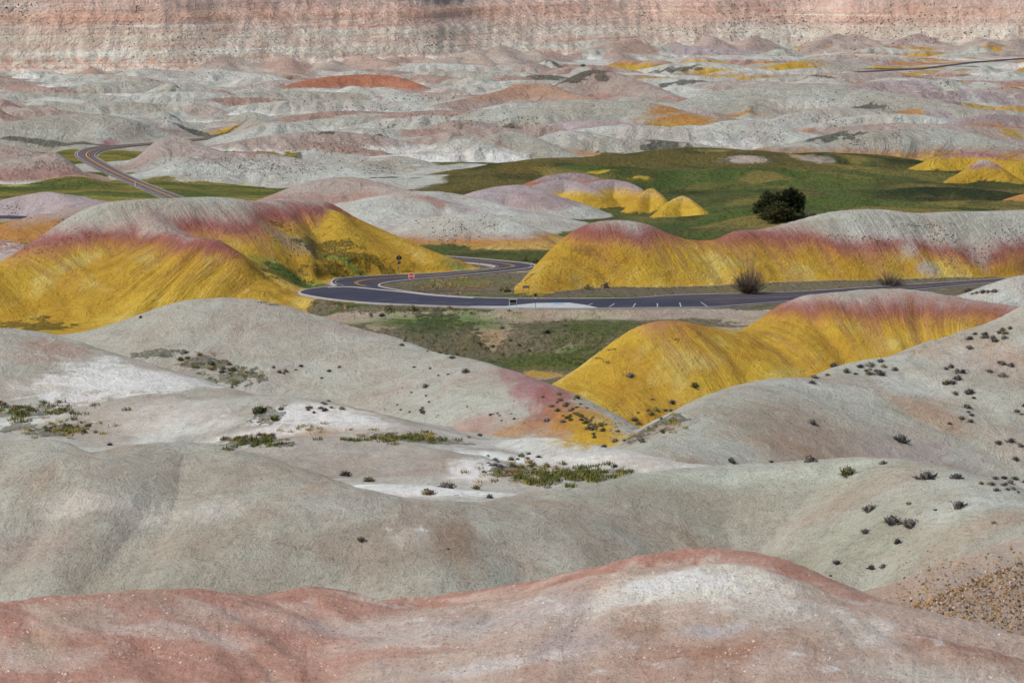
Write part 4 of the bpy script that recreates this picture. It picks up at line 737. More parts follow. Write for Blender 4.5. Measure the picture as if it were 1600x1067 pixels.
inner = chaikin(gp([(650,404.2),(705.8,407.9),(738.8,409.8),(771,413),(779.5,416.4),(775,419.2),(759,421.8),(718,424.9),(680,428.2),(611,430.9),(570,432.8),(535,435.2),(526,437.6),(523,440.5),(527,443.4),(537,446)]), 3, False)
strip('road_marking', inner, .10, .006, M_edge, label='white edge line on the inside of the road bend')
clr = gp([(1100,468),(1240,463.3),(1373,452),(1540,440.5),(1700,429)])
strip('road_marking', clr, .12, .006, M_yellow, label='yellow centre line of the right hand road')
sheet('road', leftp, 0., M_road, .4, 'road curving away through the meadow at the left')
ll = chaikin(gp(left_l), 3, False); lr = chaikin(gp(left_r), 3, False)
def resamp(P, n):
    P = np.array(P); s_ = np.concatenate([[0], np.cumsum(np.hypot(*np.diff(P, axis=0).T))]); t = np.linspace(0, s_[-1], n)
    return np.stack([np.interp(t, s_, P[:, 0]), np.interp(t, s_, P[:, 1])], 1)
ll, lr = resamp(ll, 90), resamp(lr, 90)
def between(t): return [tuple(p) for p in ll * (1 - t) + lr * t]
strip('road_marking', between(.05), .22, .006, M_edge, label='white edge line on the left side of the meadow road')
strip('road_marking', between(.95), .18, .006, M_edge, label='white edge line on the right side of the meadow road')
strip('road_marking', between(.485), .14, .006, M_yellow, label='left of the two yellow centre lines of the meadow road'); strip('road_marking', between(.525), .14, .006, M_yellow, label='right of the two yellow centre lines of the meadow road')
for t_ in (.2, .35, .66, .82): strip('tyre_mark', between(t_), .55, .004, M_tyre, label='reddish wheel track on the meadow road')
sheet('road', farp, 1.0, M_road, .4, 'thin dark road in the far basin at the upper right')
sheet('road', stub, 0., M_road, .4, 'short stretch of road at the left edge behind the big yellow mound')

# ------------------------------------------------------------------ signs and posts
M_post = flat('galvanised_post', (.26, .27, .29), .5, .1, 8., .4); M_black = flat('sign_back', (.018, .018, .020), .6, .1, 6.); M_sred = flat('sign_red', (.55, .035, .05), .45, .05, 6.)
M_swhite = flat('sign_white', (.72, .72, .72), .5, .04, 6.); M_wood = flat('weathered_wood', (.33, .25, .17), .85, .2, 9.); M_dkpost = flat('dark_post', (.05, .05, .09), .6, .1, 8.); M_frame = flat('pale_frame', (.52, .52, .50), .6, .08, 6.)
def ground_obj(px, py): 
    x, y, _ = gpt(px, py, 0); return Vector((x, y, height_at(x, y)))
def on_ground(px, py): return hit(px, py)[0]
def text(s, size, m, parent, loc, rot=(R(90), 0, 0)):
    cu_ = bpy.data.curves.new('lettering', 'FONT'); cu_.body = s; cu_.size = size; cu_.align_x = 'CENTER'; cu_.align_y = 'CENTER'; cu_.extrude = .004; cu_.offset = size * .02; cu_.resolution_u = 3
    o = bpy.data.objects.new('lettering', cu_); col.objects.link(o); dg = bpy.context.evaluated_depsgraph_get()
    me = bpy.data.meshes.new_from_object(o.evaluated_get(dg)); bpy.data.objects.remove(o); me.materials.clear(); me.materials.append(m)
    t = bpy.data.objects.new('lettering', me); col.objects.link(t); t.parent = parent; t.location = loc; t.rotation_euler = rot; return t
p = on_ground(643, 455); b = empty('stop_sign', p, 'red and white octagonal stop sign on a thin post at the road bend', 'sign')
MB().box((0, .03, 1.0), (.07, .04, 2.1)).build('post', M_post, b)
oc = lambda r_: [(r_ * math.cos(R(22.5 + 45 * i)), r_ * math.sin(R(22.5 + 45 * i))) for i in range(8)]
MB().prism(oc(.47), -.008, .008, 2.05).build('sign_panel', M_swhite, b); MB().prism(oc(.42), -.014, -.009, 2.05).build('sign_face', M_sred, b)
text('STOP', .33, M_swhite, b, (0, -.018, 2.05))
p = on_ground(623.6, 424); b = empty('warning_sign', p, 'black backed diamond sign over a small square plate beside the left mound', 'sign')
MB().box((0, -.05, 1.1), (.07, .05, 2.3)).build('post', M_post, b); r_ = .47
MB().prism([(r_, 0), (0, r_), (-r_, 0), (0, -r_)], -.01, .01, 1.93).build('sign_panel', M_black, b); MB().box((0, 0, 1.23), (.42, .02, .40)).build('lower_plate', M_black, b)
p = on_ground(836.7, 483.2); b = empty('parking_sign', p, 'dark backed rectangular sign on a thin post at the pale concrete aisle', 'sign')
MB().box((0, -.02, 1.0), (.06, .05, 2.08)).build('post', M_dkpost, b); MB().box((0, .02, 1.85), (.30, .015, .42)).build('sign_panel', M_black, b); MB().box((.02, -.05, 1.45), (.16, .012, .14)).build('small_plate', M_swhite, b)
p = on_ground(801.5, 483); b = empty('exhibit_stand', p, 'low pale framed display stand with two legs at the parking edge', 'sign stand')
for s_ in (-1, 1): MB().box((s_ * .46, 0, .57), (.10, .08, 1.16)).build('leg', M_frame, b)
rt = Matrix.Rotation(R(-28), 3, 'X')
MB().box((0, 0, 1.17), (1.12, .62, .05), rt).build('frame', M_frame, b); MB().box((0, .02, 1.115), (.90, .52, .05), rt).build('display_panel', M_black, b); MB().box((0, .06, .98), (.80, .03, .2)).build('rear_panel', M_black, b)
p = on_ground(822, 463.6); b = empty('wooden_stand', p, 'weathered wooden board on two posts behind the parking area', 'sign stand')
for s_, h_ in ((-1, 1.5), (1, 1.5)): MB().box((s_ * .38, 0, h_ / 2), (.09, .09, h_)).build('post', M_wood, b)
MB().box((0, -.06, 1.33), (.9, .03, .34)).build('board', flat('grey_board', (.13, .12, .13), .8, .2, 9.), b); MB().tube([(-.3, 0, .35), (.34, 0, .95)], [.035, .035]).build('brace', M_wood, b); MB().tube([(-.38, 0, .12), (-.7, -.5, 0.02)], [.035, .035]).build('brace', M_wood, b)
def delin(px, py, h_, lab, wd=.11):
    p = on_ground(px, py); b = empty('delineator_post', p, lab, 'post', 'roadside marker posts'); MB().box((0, 0, h_ / 2), (wd, .03, h_)).build('post', M_wood if 'tan' in lab else M_swhite, b); MB().box((0, -.02, h_ * .86), (wd * .75, .012, .14)).build('reflector', M_sred if 'tan' in lab else M_white, b)
delin(749.2, 420.5, .95, 'slim tan marker post on the grass inside the upper road bend'); delin(238, 275, .7, 'short white marker at the foot of the speckled clay slope', .35); delin(211, 291.5, 1.0, 'slim white marker post at the left side of the meadow road', .12)
sap = on_ground(838, 461); b = empty('sapling', sap, 'pair of thin bare saplings behind the dark backed parking sign', 'sapling')
for s_ in (-.22, .12):
    mb = MB(); mb.tube([(s_, 0, 0), (s_ + .05, 0, 1.2), (s_ - .02, 0, 2.3)], [.03, .022, .008])
    for i in range(9):
        z0 = rnd.uniform(.7, 2.1); a_ = rnd.uniform(0, 6.3); mb.tube([(s_, 0, z0), (s_ + .35 * math.cos(a_), .35 * math.sin(a_), z0 + .35)], [.01, .004], 3)
    mb.build('stem', M_wood, b)

# ------------------------------------------------------------------ plants
def leafm(name, a, b_, sc_=2.):
    m, nt, p = mat(name); geo = N(nt, 'ShaderNodeNewGeometry').outputs['Position']; oi = N(nt, 'ShaderNodeObjectInfo').outputs['Random']
    n = noise(nt, geo, sc_, 3, .7); f = math_(nt, 'ADD', math_(nt, 'MULTIPLY', n, .8), math_(nt, 'MULTIPLY', oi, .3))
    nt.links.new(mixc(nt, ramp(nt, f, .35, .75), a, b_), p.inputs['Base Color']); p.inputs['Roughness'].default_value = .9; p.inputs['Specular IOR Level'].default_value = .1; return m
M_sage = leafm('sagebrush', (.045, .042, .044), (.15, .135, .12)); M_sageg = leafm('green_sage', (.06, .065, .025), (.17, .15, .07)); M_tan = leafm('dry_brush', (.14, .10, .05), (.30, .22, .12))
M_grass = leafm('green_grass', (.045, .06, .016), (.15, .155, .04), 1.5); M_dry = leafm('dry_grass', (.26, .19, .08), (.45, .35, .18), 1.5); M_ygrass = leafm('yellow_grass', (.20, .16, .03), (.38, .30, .06), 1.5)
M_jun = leafm('juniper_foliage', (.010, .014, .006), (.040, .046, .016), 1.3); M_jun2 = leafm('olive_juniper_foliage', (.022, .026, .010), (.085, .080, .028), 1.3); M_bark = flat('bark', (.10, .075, .055), .95, .3, 5.); M_twig = leafm('bare_twigs', (.085, .062, .045), (.22, .165, .12), 3.)
def mb_add(mb, p, s_, q):
    b = len(mb.v); n = 5; a0 = q.uniform(0, 6)
    top = p + Vector((q.uniform(-.3, .3) * s_, q.uniform(-.3, .3) * s_, s_ * q.uniform(.7, 1.1)))
    for k_ in range(n):
        a = a0 + 6.283 * k_ / n; rr_ = s_ * q.uniform(.6, 1.1); mb.v.append((p.x + rr_ * math.cos(a), p.y + rr_ * math.sin(a), p.z - .35 * s_))
    for k_ in range(n):
        a = a0 + 6.283 * (k_ + .5) / n; rr_ = s_ * q.uniform(.4, .9); mb.v.append((p.x + rr_ * math.cos(a), p.y + rr_ * math.sin(a), p.z + s_ * q.uniform(.3, .7)))
    mb.v.append(tuple(top))
    for k_ in range(n):
        j = (k_ + 1) % n; mb.f += [(b + k_, b + j, b + n + k_), (b + j, b + n + j, b + n + k_), (b + n + k_, b + n + j, b + 2 * n)]
def brush_mesh(name, m, n, seed, flat_=.7, wide=1.):
    q = random.Random(seed); mb = MB()
    for i in range(n):
        a = q.uniform(0, 6.283); el = q.uniform(.15, 1.5); L = q.uniform(.35, 1.) * (1 - .25 * abs(math.sin(el)))
        d = Vector((math.cos(a) * math.cos(el) * wide, math.sin(a) * math.cos(el) * wide, math.sin(el) * flat_)) * L
        o_ = Vector((q.uniform(-.25, .25), q.uniform(-.25, .25), 0)); mid = o_ + d * .6; tip = o_ + d + Vector((0, 0, .05))
        s_ = d.cross(Vector((q.uniform(-1, 1), q.uniform(-1, 1), .5))).normalized() * q.uniform(.035, .085)
        mb.tri(o_ - s_ * .4, o_ + s_ * .4, mid + s_); mb.tri(o_ - s_ * .4, mid + s_, mid - s_); mb.tri(mid - s_, mid + s_, tip)
        for k_ in range(2):
            c = o_ + d * q.uniform(.4, .85); t1_ = Vector((q.uniform(-1, 1), q.uniform(-1, 1), q.uniform(-1, 1))).normalized() * q.uniform(.04, .10); t2_ = t1_.orthogonal().normalized() * q.uniform(.03, .07); mb.tri(c - t1_, c + t1_, c + t2_ * 1.5)
    for i in range(n):
        a = q.uniform(0, 6.283); rr_ = q.uniform(0, .75); zz_ = q.uniform(.05, .8 * flat_ * math.sqrt(max(1 - rr_ * rr_, 0)))
        c = Vector((rr_ * math.cos(a), rr_ * math.sin(a), zz_)); t1_ = Vector((q.uniform(-1, 1), q.uniform(-1, 1), q.uniform(-1, 1))).normalized() * q.uniform(.06, .14); t2_ = t1_.orthogonal().normalized() * q.uniform(.04, .09); mb.tri(c - t1_, c + t1_, c + t2_ * 1.5)
    q2_ = random.Random(seed); b0 = len(mb.v); mb_add(mb, Vector((0, 0, .12)), .5, q2_)
    return mb.mesh(name, m)
dark = [brush_mesh('sagebrush', M_sage, 64, i, .8) for i in range(5)]; green = [brush_mesh('green_brush', M_sageg, 70, 10 + i, .85) for i in range(4)]; tan_ = [brush_mesh('dry_brush', M_tan, 66, 20 + i, .9) for i in range(3)]
NB = 0
def shrub(px, py, wpx, kind, lab, group, hr=1.0, minp=None):
    global NB
    h = hit(px, py)
    if not h: return
    p = h[0]
    if SDM[h[1], h[2]] < .6: return
    s_ = wpx * p.y / F / 2 * 1.3
    ml = {'d': dark, 'g': green, 't': tan_}[kind]; nm = {'d': 'sagebrush', 'g': 'green_shrub', 't': 'dry_shrub'}[kind]
    o = bpy.data.objects.new(nm, rnd.choice(ml)); col.objects.link(o)
    o.location = p - Vector((0, 0, .06 * s_)); o.rotation_euler.z = rnd.uniform(0, 6.28); o.scale = (s_, s_ * rnd.uniform(.8, 1.1), s_ * hr * rnd.uniform(.8, 1.2))
    o['label'] = lab; o['category'] = 'shrub'
    if group: o['group'] = group
    NB += 1
# single shrubs one can point to on the near ridge and slope
for px, py, w_, k_, lab in [
 (1143,722,20,'d','small dark shrub on the crest of the broad ridge left of its green hump'),(1205,722,12,'d','tiny dark shrub on the ridge crest below the long bare slope'),(1265,721,26,'d','low dark shrub spread along the ridge crest below the tan slope'),
 (1325,742,34,'g','round grey green shrub near the top of the pale green ridge end'),(1380,725,16,'d','small dark shrub on the crest above the round grey green shrub'),(1448,748,40,'d','wide dark shrub on the white crest at the right of the ridge'),
 (1495,747,24,'d','dark shrub just right of the wide dark shrub on the crest'),(1360,798,30,'d','tall blackish shrub left of the large dark shrub pair'),(1352,832,18,'d','small dark shrub below the tall blackish shrub'),
 (1395,818,34,'d','left half of the large dark shrub pair on the pale green ridge'),(1422,822,34,'d','right half of the large dark shrub pair on the pale green ridge'),(1402,848,18,'d','small dark shrub hanging below the large dark shrub pair'),
 (1308,880,18,'d','small dark shrub lowest on the left of the pale green ridge end'),(1298,900,9,'d','tiny dark shrub under the lowest left shrub'),(1362,888,20,'d','dark shrub low on the ridge, left of a pair'),(1380,886,16,'d','dark shrub low on the ridge, right of a pair'),
 (1498,793,34,'d','flat dark shrub on the white right shoulder of the ridge'),(1553,817,12,'d','tiny shrub alone at the right shoulder of the ridge'),(1420,788,12,'g','tiny green shrub between the round shrub and the flat dark shrub'),(1462,797,10,'d','tiny dark shrub left of the flat dark shrub'),
 (565,845,17,'d','lone small dark shrub on the bare middle of the broad grey ridge'),(700,858,8,'d','tiny dark tuft right of the lone small shrub on the broad ridge'),
 (576,752,24,'g','brown green shrub on the low mound beside the white flat'),(541,743,22,'d','dark flat shrub left of the brown green shrub'),(405,645,34,'g','large olive shrub on the white slope left of centre'),(430,656,24,'g','small olive shrub right of the large olive shrub'),
 (668,772,28,'t','dry tan shrub at the near edge of the white flat'),(700,762,34,'d','grey shrub spreading on the white flat'),(745,764,20,'g','green tan shrub right of the grey shrub on the white flat'),(765,778,18,'d','small grey shrub at the near right of the white flat'),
 (220,497,9,'d','tiny dark shrub on the left slope of the large grey dome'),(172,696,12,'d','tiny dark shrub in the saddle of the broad ridge'),(707,560,16,'d','dark shrub high on the large grey dome'),(728,582,16,'d','dark shrub under the highest one on the large grey dome'),(664,605,16,'d','dark shrub in the middle face of the large grey dome'),(660,645,12,'d','small dark shrub low on the large grey dome'),
 (855,658,14,'d','dark shrub on the pink end of the large grey dome'),(985,588,16,'d','left dark weed patch on the bright yellow mound'),(1086,604,20,'g','small dark green weed patch on the face of the bright yellow mound'),
 (1270,662,20,'d','small dark shrub in the tan middle of the long slope'),(1408,690,30,'d','slanting dark shrub at the right of the tan slope'),(1478,600,18,'g','olive shrub high on the long slope'),(1566,588,20,'d','dark shrub on the white upper part of the long slope'),
 (785,477,1,'t','')]:
    if lab: shrub(px, py, w_, k_, lab, None)
# loose populations
def scatter(n, cx, cy, rx, ry, wlo, whi, kinds, lab, group, ang=0, g=True):
    pts_ = []
    for _ in range(n):
        if g: a, b_ = rnd.gauss(0, .5), rnd.gauss(0, .5)
        else:
            if len(pts_) % 4 == 0: ca, cb = rnd.uniform(-1, 1), rnd.uniform(-1, 1)
            a, b_ = ca + rnd.gauss(0, .16), cb + rnd.gauss(0, .16)
        x = cx + (a * rx * math.cos(ang) - b_ * ry * math.sin(ang)); y = cy + (a * rx * math.sin(ang) + b_ * ry * math.cos(ang))
        pts_.append((x, y, rnd.uniform(wlo, whi), rnd.choice(kinds)))
    xs_ = sorted(p[0] for p in pts_); ys_ = sorted(p[1] for p in pts_); ws_ = sorted(p[2] for p in pts_); m_ = len(pts_)
    nx = 4 if m_ > 20 else 3
    hw = ['at the far left', 'left of the middle', 'right of the middle', 'at the far right'] if nx == 4 else ['on the left', 'in the middle', 'on the right']
    for x, y, w_, k_ in pts_:
        ix = min(xs_.index(x) * nx // m_, nx - 1); iy = min(ys_.index(y) * 3 // m_, 2); iw = min(ws_.index(w_) * 3 // m_, 2)
        l2 = ['tiny', 'small', 'fuller'][iw] + ' ' + {'d': 'dark', 'g': 'green', 't': 'tan'}[k_] + ' ' + lab.split(' ', 2)[2] if False else None
        shrub(x, y, w_, k_, '%s %s shrub %s, %s, %s row' % (['tiny', 'small', 'fuller'][iw], {'d': 'dark', 'g': 'grey green', 't': 'dry tan'}[k_], lab, hw[ix], ['upper', 'middle', 'lower'][iy]), group)
scatter(40, 1530, 640, 75, 75, 7, 20, 'dddd', 'on the long bare slope', 'shrubs on the long right slope', -.5, False)
scatter(16, 1580, 760, 40, 16, 7, 18, 'ddg', 'at the foot of the long slope', 'brush at the foot of the long slope')
scatter(22, 1345, 582, 60, 11, 8, 20, 'dddg', 'on the ledge', 'brush on the ledge', -.1)
scatter(14, 1540, 530, 60, 14, 8, 18, 'dddg', 'high on the long slope', 'brush at the top of the long slope', -.3)
scatter(8, 1530, 457, 26, 8, 8, 16, 'dd', 'on the pale hilltop', 'brush on the pale hilltop')
scatter(30, 690, 610, 170, 45, 3, 8, 'ddd', 'on the grey dome', 'tufts on the large grey dome', .2, False)
scatter(34, 900, 650, 60, 22, 6, 14, 'ddgg', 'on the coloured end', 'tufts on the coloured end of the dome', .65)
scatter(22, 340, 575, 80, 16, 7, 15, 'ddgt', 'in the left hollow', 'brush in the left hollow', .3)
scatter(9, 480, 575, 50, 20, 6, 12, 'ddt', 'beside the left hollow', 'tufts beside the left hollow')
scatter(14, 500, 640, 40, 9, 6, 14, 'dgd', 'on the white slope', 'brush on the white slope')
scatter(16, 780, 720, 60, 12, 7, 16, 'ddg', 'by the scrubby flat', 'brush behind the scrubby flat')
scatter(16, 60, 640, 60, 12, 8, 20, 'gdt', 'in the left edge grass', 'brush in the grass at the left edge', 0, False)
scatter(12, 80, 670, 60, 9, 7, 18, 'gtd', 'by the left edge flat', 'brush on the flat at the left edge')
scatter(18, 820, 738, 70, 16, 8, 20, 'gtgd', 'on the scrubby flat', 'brush on the scrubby flat')
scatter(12, 650, 684, 80, 5, 8, 18, 'gtg', 'in the narrow hollow', 'brush in the narrow hollow')
scatter(10, 385, 686, 60, 7, 8, 18, 'gtd', 'by the small green patch', 'brush by the small green patch')
scatter(18, 1020, 655, 60, 26, 7, 16, 'gdg', 'in the yellow gully', 'brush in the yellow gully', -.5)
scatter(24, 800, 520, 170, 30, 5, 12, 'ggd', 'on the road bank', 'brush on the road bank', 0, False)
scatter(20, 930, 665, 50, 24, 6, 15, 'dgg', 'on the ochre end', 'brush on the ochre end of the dome', .7)
def far_clumps():
    """dark scrub too small to pick apart, one mass"""
    mb = MB(); q = random.Random(5)
    spots = []
    for cx, cy, rx, ry, n in [(470,158,45,8,40),(560,172,60,5,60),(600,200,12,12,30),(520,230,60,14,110),(430,262,110,14,260),(350,255,60,10,60),(710,190,90,14,80),(800,190,60,12,60),(590,262,30,14,60),(680,155,60,6,50),(1150,35,40,30,120),(230,60,120,40,70),(330,98,60,30,60),(30,15,30,14,50),(215,18,6,14,30),(680,65,18,10,40),(850,15,90,20,70),(1010,25,12,10,40),(1400,30,160,20,130),(1060,50,60,8,80),(1400,60,150,12,90),(1230,35,60,30,80),
        (1190,215,50,14,60),(1340,222,12,16,50),(1400,214,8,18,60),(1300,190,60,6,40),(1250,85,120,14,70),(1500,130,80,16,60),(1290,160,40,10,30),(1380,170,20,8,60),(700,355,40,12,50),(770,350,20,8,30),(715,375,50,12,40),(1470,370,35,14,90),(1440,352,40,6,60),(1580,370,30,22,80),(1380,385,14,14,30),(1340,372,50,6,40),(1490,405,26,18,60),(1540,400,24,20,50),(40,240,20,10,30),(80,262,30,8,50),(50,385,50,14,90),(20,330,14,10,30),(90,345,30,5,15),(470,375,60,25,50),(520,395,50,18,90),
        (850,520,90,22,90),(700,500,80,14,60),(960,660,50,28,130),(560,490,60,10,40),(100,640,60,8,10),(1280,655,60,20,10),(640,480,120,3,30),(800,440,60,8,40)]:
        for _ in range(n): spots.append((cx + q.gauss(0, .55) * rx, cy + q.gauss(0, .55) * ry, 1))
    for _ in range(700): spots.append((q.uniform(0, 1600), q.uniform(4, 260), .8))
    for px, py, k_ in spots:
        h = hit(px, py)
        if not h or SDM[h[1], h[2]] < 1.5: continue
        if AMT[h[1], h[2], 0] > .8 and h[0].y > 480: continue
        p = h[0]; s_ = q.uniform(.7, 1.6) ** 1.3 * p.y / F * k_
        mb_add(mb, p, s_, q)
    return mb
o = far_clumps().build('scrub', M_sage, kind='stuff', label='tiny dark scrub dotted over the far hills and banks'); o['category'] = 'scrub'
# grass and dry tufts in the near hollows
def tufts(name, m, spots, lab, seed, hmul=1.):
    q = random.Random(seed); mb = MB()
    for cx, cy, rx, ry, n, hh_ in spots:
        for _ in range(n):
            if _ % 12 == 0: gx_, gy_ = cx + q.gauss(0, .55) * rx, cy + q.gauss(0, .75) * ry
            h = hit(gx_ + q.gauss(0, 1) * rx * .05, gy_ + q.gauss(0, 1) * ry * .10)
            if not h or SDM[h[1], h[2]] < .7: continue
            p = h[0]
            for k_ in range(5):
                a = q.uniform(0, 6.28); L = hh_ * q.uniform(.25, 1.0) ** 1.3 * hmul; ln = q.uniform(.2, .7)
                d = Vector((math.cos(a) * ln, math.sin(a) * ln, 1)).normalized() * L; s_ = Vector((-math.sin(a), math.cos(a), 0)) * L * .13
                o_ = p + Vector((q.uniform(-1, 1), q.uniform(-1, 1), 0)) * hh_ * .7; o_.z -= .02
                mb.tri(o_ - s_, o_ + s_, o_ + d)
    o = mb.build(name, m, kind='stuff', label=lab); o['category'] = 'grass'
tufts('grass', M_grass, [(60,643,80,10,520,.4),(330,570,45,9,110,.25),(395,690,45,6,420,.34),(640,686,80,5,420,.34),(850,748,50,8,420,.36),(910,740,60,7,520,.4),(790,740,30,10,110,.3),(450,430,60,10,260,.35),(530,425,70,6,200,.35),(520,475,80,2.5,160,.35),(700,505,60,14,160,.3),(900,525,90,20,300,.3),(880,562,70,8,200,.3),(660,483,70,3,140,.35),(110,668,40,5,120,.28),(370,592,30,10,90,.25)], 'green grass growing in the hollows and on the road bank', 1)
tufts('dry_grass', M_dry, [(90,670,70,9,160,.3),(390,686,60,7,110,.26),(490,673,50,7,150,.28),(800,738,60,14,160,.28),(850,745,60,14,120,.3),(600,684,60,6,80,.3),(340,575,60,12,80,.26),(760,530,60,18,220,.3),(720,445,100,8,300,.4),(640,486,120,4,120,.35),(430,650,60,12,50,.25),(460,425,60,12,80,.35)], 'dry straw coloured grass among the green', 2)
tufts('yellow_grass', M_ygrass, [(100,672,60,8,160,.3),(640,684,60,5,120,.3),(860,744,80,10,160,.3),(380,588,30,10,70,.26),(30,655,50,16,120,.28),(560,474,60,2.5,60,.35),(700,438,90,5,200,.35),(1040,660,50,14,120,.3)], 'yellowish grass among the green', 3)
def pebbles(name, m, n, seed, lab):
    q = random.Random(seed); mb = MB()
    for _ in range(n):
        px = q.uniform(1380, 1625); t = (px - 1380) / 245
        py = (958 - 108 * t) + (.12 + q.random() ** 1.6) * (50 + 90 * t)
        if q.random() < .25: px, py = q.uniform(1400, 1600), 958 - 108 * (px - 1380) / 245 + q.uniform(0, 30)
        h = hit(px, py)
        if not h or h[0].y < 73: continue
        mb_add(mb, h[0], q.choice([.02,.025,.03,.035,.05]) * q.uniform(.8, 1.2), q)
    o = mb.build(name, m, kind='stuff', label=lab); o['category'] = 'pebbles'
pebbles('pebbles', flat('dark_pebble', (.10, .075, .055), .9, .4, 9.), 1000, 1, 'dark pebbles strewn over the tan bank in the lower right corner')
pebbles('pebbles', flat('ochre_pebble', (.30, .17, .06), .9, .4, 9.), 1300, 2, 'ochre pebbles strewn over the tan bank in the lower right corner')
pebbles('pebbles', flat('cream_pebble', (.42, .33, .26), .9, .3, 9.), 450, 3, 'cream pebbles strewn over the tan bank in the lower right corner')
def clods(name, m, n, seed, lab):
    q = random.Random(seed); mb = MB()
    for _ in range(n):
        if _ % 9 == 0: cx, cy = q.uniform(-20, 1620), q.uniform(900, 1075)
        h = hit(cx + q.gauss(0, 34), cy + q.gauss(0, 9))
        if not h or h[0].y > 73: continue
        mb_add(mb, h[0] - Vector((0, 0, .012)), q.choice([.012, .016, .02, .03]) * q.uniform(.8, 1.3), q)
    o = mb.build(name, m, kind='stuff', label=lab); o['category'] = 'clods'
clods('clods', flat('rust_clod', (.32, .16, .11), .95, .3, 9.), 1700, 1, 'loose rust coloured clods on the red bank along the bottom edge')
clods('clods', flat('pale_clod', (.56, .47, .41), .95, .2, 9.), 1700, 2, 'loose pale clods on the red bank along the bottom edge')
# round bushes on the near kerb bank
for px, py, w_, k_, lab in [(540,482,16,'t','tan bush on the white bank left below the parking area'),(607,484,17,'g','olive bush on the bank left of the tan one'),(645,485,19,'g','yellow green bush on the bank below the stop sign'),(702,483,15,'t','pale tan bush at the kerb right of the yellow green bush'),(597,494,14,'d','dark bush on the white bank below the olive bush'),(579,492,9,'d','small dark bush left of the dark bush on the white bank'),(580,495,6,'d','tiny dark bush on the white bank'),(785,514,12,'d','dark bush in the middle of the green bank'),(855,520,14,'d','dark bush right of the bare spot on the green bank'),(880,517,10,'d','small dark bush on the green bank, farthest right'),(745,516,10,'d','small dark bush left of the bare spot on the green bank'),
        (790,456,24,'g','dark olive bush on the grassy island left of the wooden stand'),(838,410,20,'g','dark bush on the grass above the far road bend'),(820,408,18,'g','dark green bush left of the one above the far road bend'),(918,452,22,'t','low dry bush at the left foot of the long yellow mound'),(945,448,22,'t','low dry bush right of the first one at the foot of the long yellow mound'),(911,104,10,'d','dark bush on the peak of the tan cone in the far basin'),(1268,336,16,'g','small green bush right of the junipers')]:
    shrub(px, py, w_, k_, lab, None, 1.)
# junipers
def juniper(px, py, lobes, m, lab, seed, D=None):
    q = random.Random(seed); p = hit(px, py)[0] if D is None else Vector(wpt(px, py, D)); p.z = height_at(p.x, p.y); sc_ = p.y / F
    b = empty('juniper_tree', p - Vector((0, 0, .1)), lab, 'tree', 'junipers on the green slope')
    mb = MB(); mb.tube([(0, 0, 0), (.1, 0, 1.), (0, .1, 2.6)], [.22, .17, .07], 6)
    for i in range(6):
        a = q.uniform(0, 6.28); mb.tube([(0, 0, q.uniform(.4, 1.2)), (1.1 * math.cos(a), 1.1 * math.sin(a), q.uniform(1.4, 2.4)), (2. * math.cos(a), 2. * math.sin(a), q.uniform(2.2, 3.2))], [.1, .07, .03], 5)
    mb.build('trunk', M_bark, b)
    mb = MB()
    for lx, ly, lz, rx_, rz_ in lobes:                    # metres relative to the base
        for c in range(110):
            a = q.uniform(0, 6.28); e = math.asin(q.uniform(-.75, 1)); rr_ = q.uniform(.35, 1.02)
            cc = Vector((lx + rx_ * rr_ * math.cos(a) * math.cos(e), ly + rx_ * rr_ * math.sin(a) * math.cos(e), lz + rz_ * rr_ * math.sin(e)))
            if cc.z < .15: cc.z = .15
            for k_ in range(20):
                v_ = Vector((q.gauss(0, 1), q.gauss(0, 1), q.gauss(0, 1))).normalized() * q.uniform(.08, .36); t = cc + v_
                a1 = Vector((q.uniform(-1, 1), q.uniform(-1, 1), q.uniform(-.3, 1))).normalized() * q.uniform(.09, .2); a2 = a1.orthogonal().normalized() * q.uniform(.05, .11)
                mb.tri(t - a2, t + a2, t + a1 * 1.4)
    mb.build('crown', m, b)
juniper(1203, 340, [(0,0,2.0,2.3,1.9),(-1.2,0,1.7,1.8,1.6),(1.1,.3,2.3,2.0,1.9),(-.3,-.2,3.2,1.5,1.2)], M_jun, 'dark juniper at the left back of the clump on the green slope', 1)
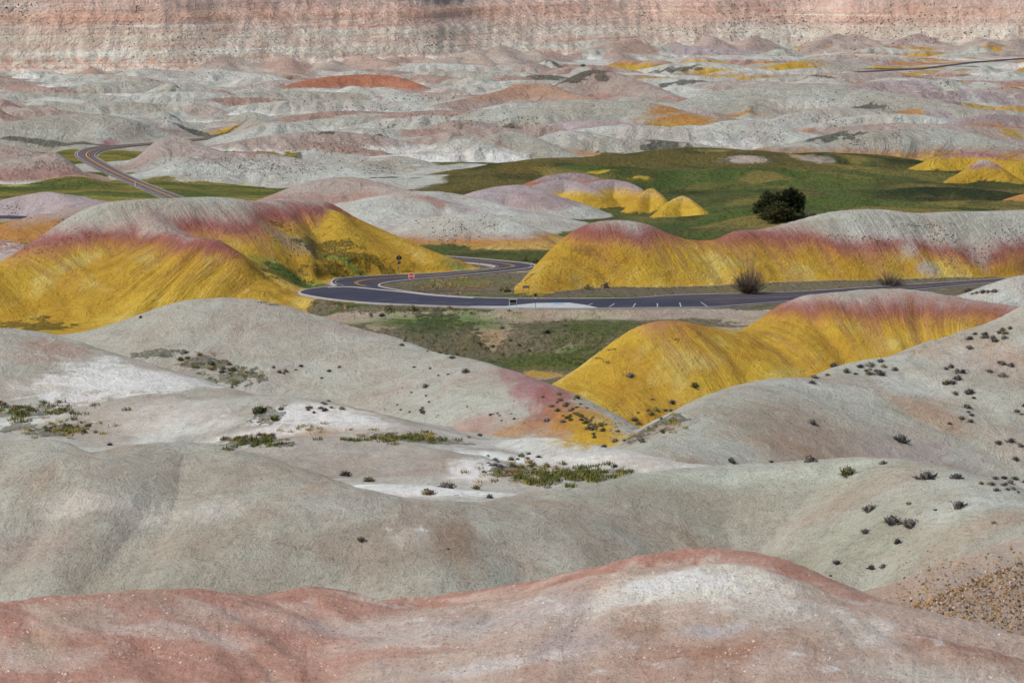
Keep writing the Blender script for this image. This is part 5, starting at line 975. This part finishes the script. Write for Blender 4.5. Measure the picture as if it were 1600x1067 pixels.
juniper(1233, 340, [(0,0,2.4,2.4,2.2),(1.,0,2.0,2.0,1.9),(-1.2,.2,2.6,1.9,1.8),(.2,-.3,3.8,1.7,1.2),(1.3,0,3.0,1.4,1.3)], M_jun, 'tallest dark juniper at the right back of the clump on the green slope', 2)
juniper(1217, 347, [(0,0,1.4,2.1,1.5),(-1.1,0,1.2,1.6,1.3),(1.2,0,1.3,1.6,1.3),(0,-.3,2.4,1.4,1.)], M_jun2, 'lower olive juniper in front of the two dark ones', 3)
# leafless shrubs at the foot of the long yellow mound
def bare(px, py, hgt, wid, n, lab, seed):
    q = random.Random(seed); p = hit(px, py)[0]; b = empty('bare_shrub', p, lab, 'shrub', 'leafless shrubs by the road'); mb = MB()
    for i in range(n):
        a = q.uniform(0, 6.28); sp = math.sqrt(q.random()); L = hgt * q.uniform(.35, .9) * math.sqrt(max(1 - .75 * sp * sp, .1)); w_ = wid / 2 * sp * .9
        if q.random() < .05: L = hgt * 1.3
        p0 = Vector((q.uniform(-.3, .3) * wid * .3, q.uniform(-.3, .3) * wid * .3, -.1)); p1 = p0 + Vector((math.cos(a) * w_ * .6, math.sin(a) * w_ * .6, L * .5)); p2 = p0 + Vector((math.cos(a) * w_ * 1.1 + q.uniform(-.2, .2), math.sin(a) * w_ * 1.1, L))
        mb.tube([p0, p1, p2], [.035, .022, .008], 3)
        for k_ in range(5):
            t = q.uniform(.25, .95); o_ = p0.lerp(p1, t * 2) if t < .5 else p1.lerp(p2, t * 2 - 1)
            d = Vector((q.uniform(-1, 1), q.uniform(-1, 1), q.uniform(.2, 1.2))).normalized() * q.uniform(.25, .65) * hgt / 4.5; mb.tube([o_, o_ + d], [.014, .005], 3)
    mb.build('branches', M_twig, b); MB().tube([(0, 0, -.1), (0, 0, .5)], [.12, .08], 6).build('stem', M_bark, b)
bare(1170, 460, 4.6, 5.2, 380, 'large leafless shrub at the roadside below the pink band', 1); bare(1390, 447, 2.6, 4.4, 230, 'smaller leafless shrub right of the large one beside the road', 2)
print('shrubs', NB, 'rows', NR, 'cols', NC, 'objs', len(objs))
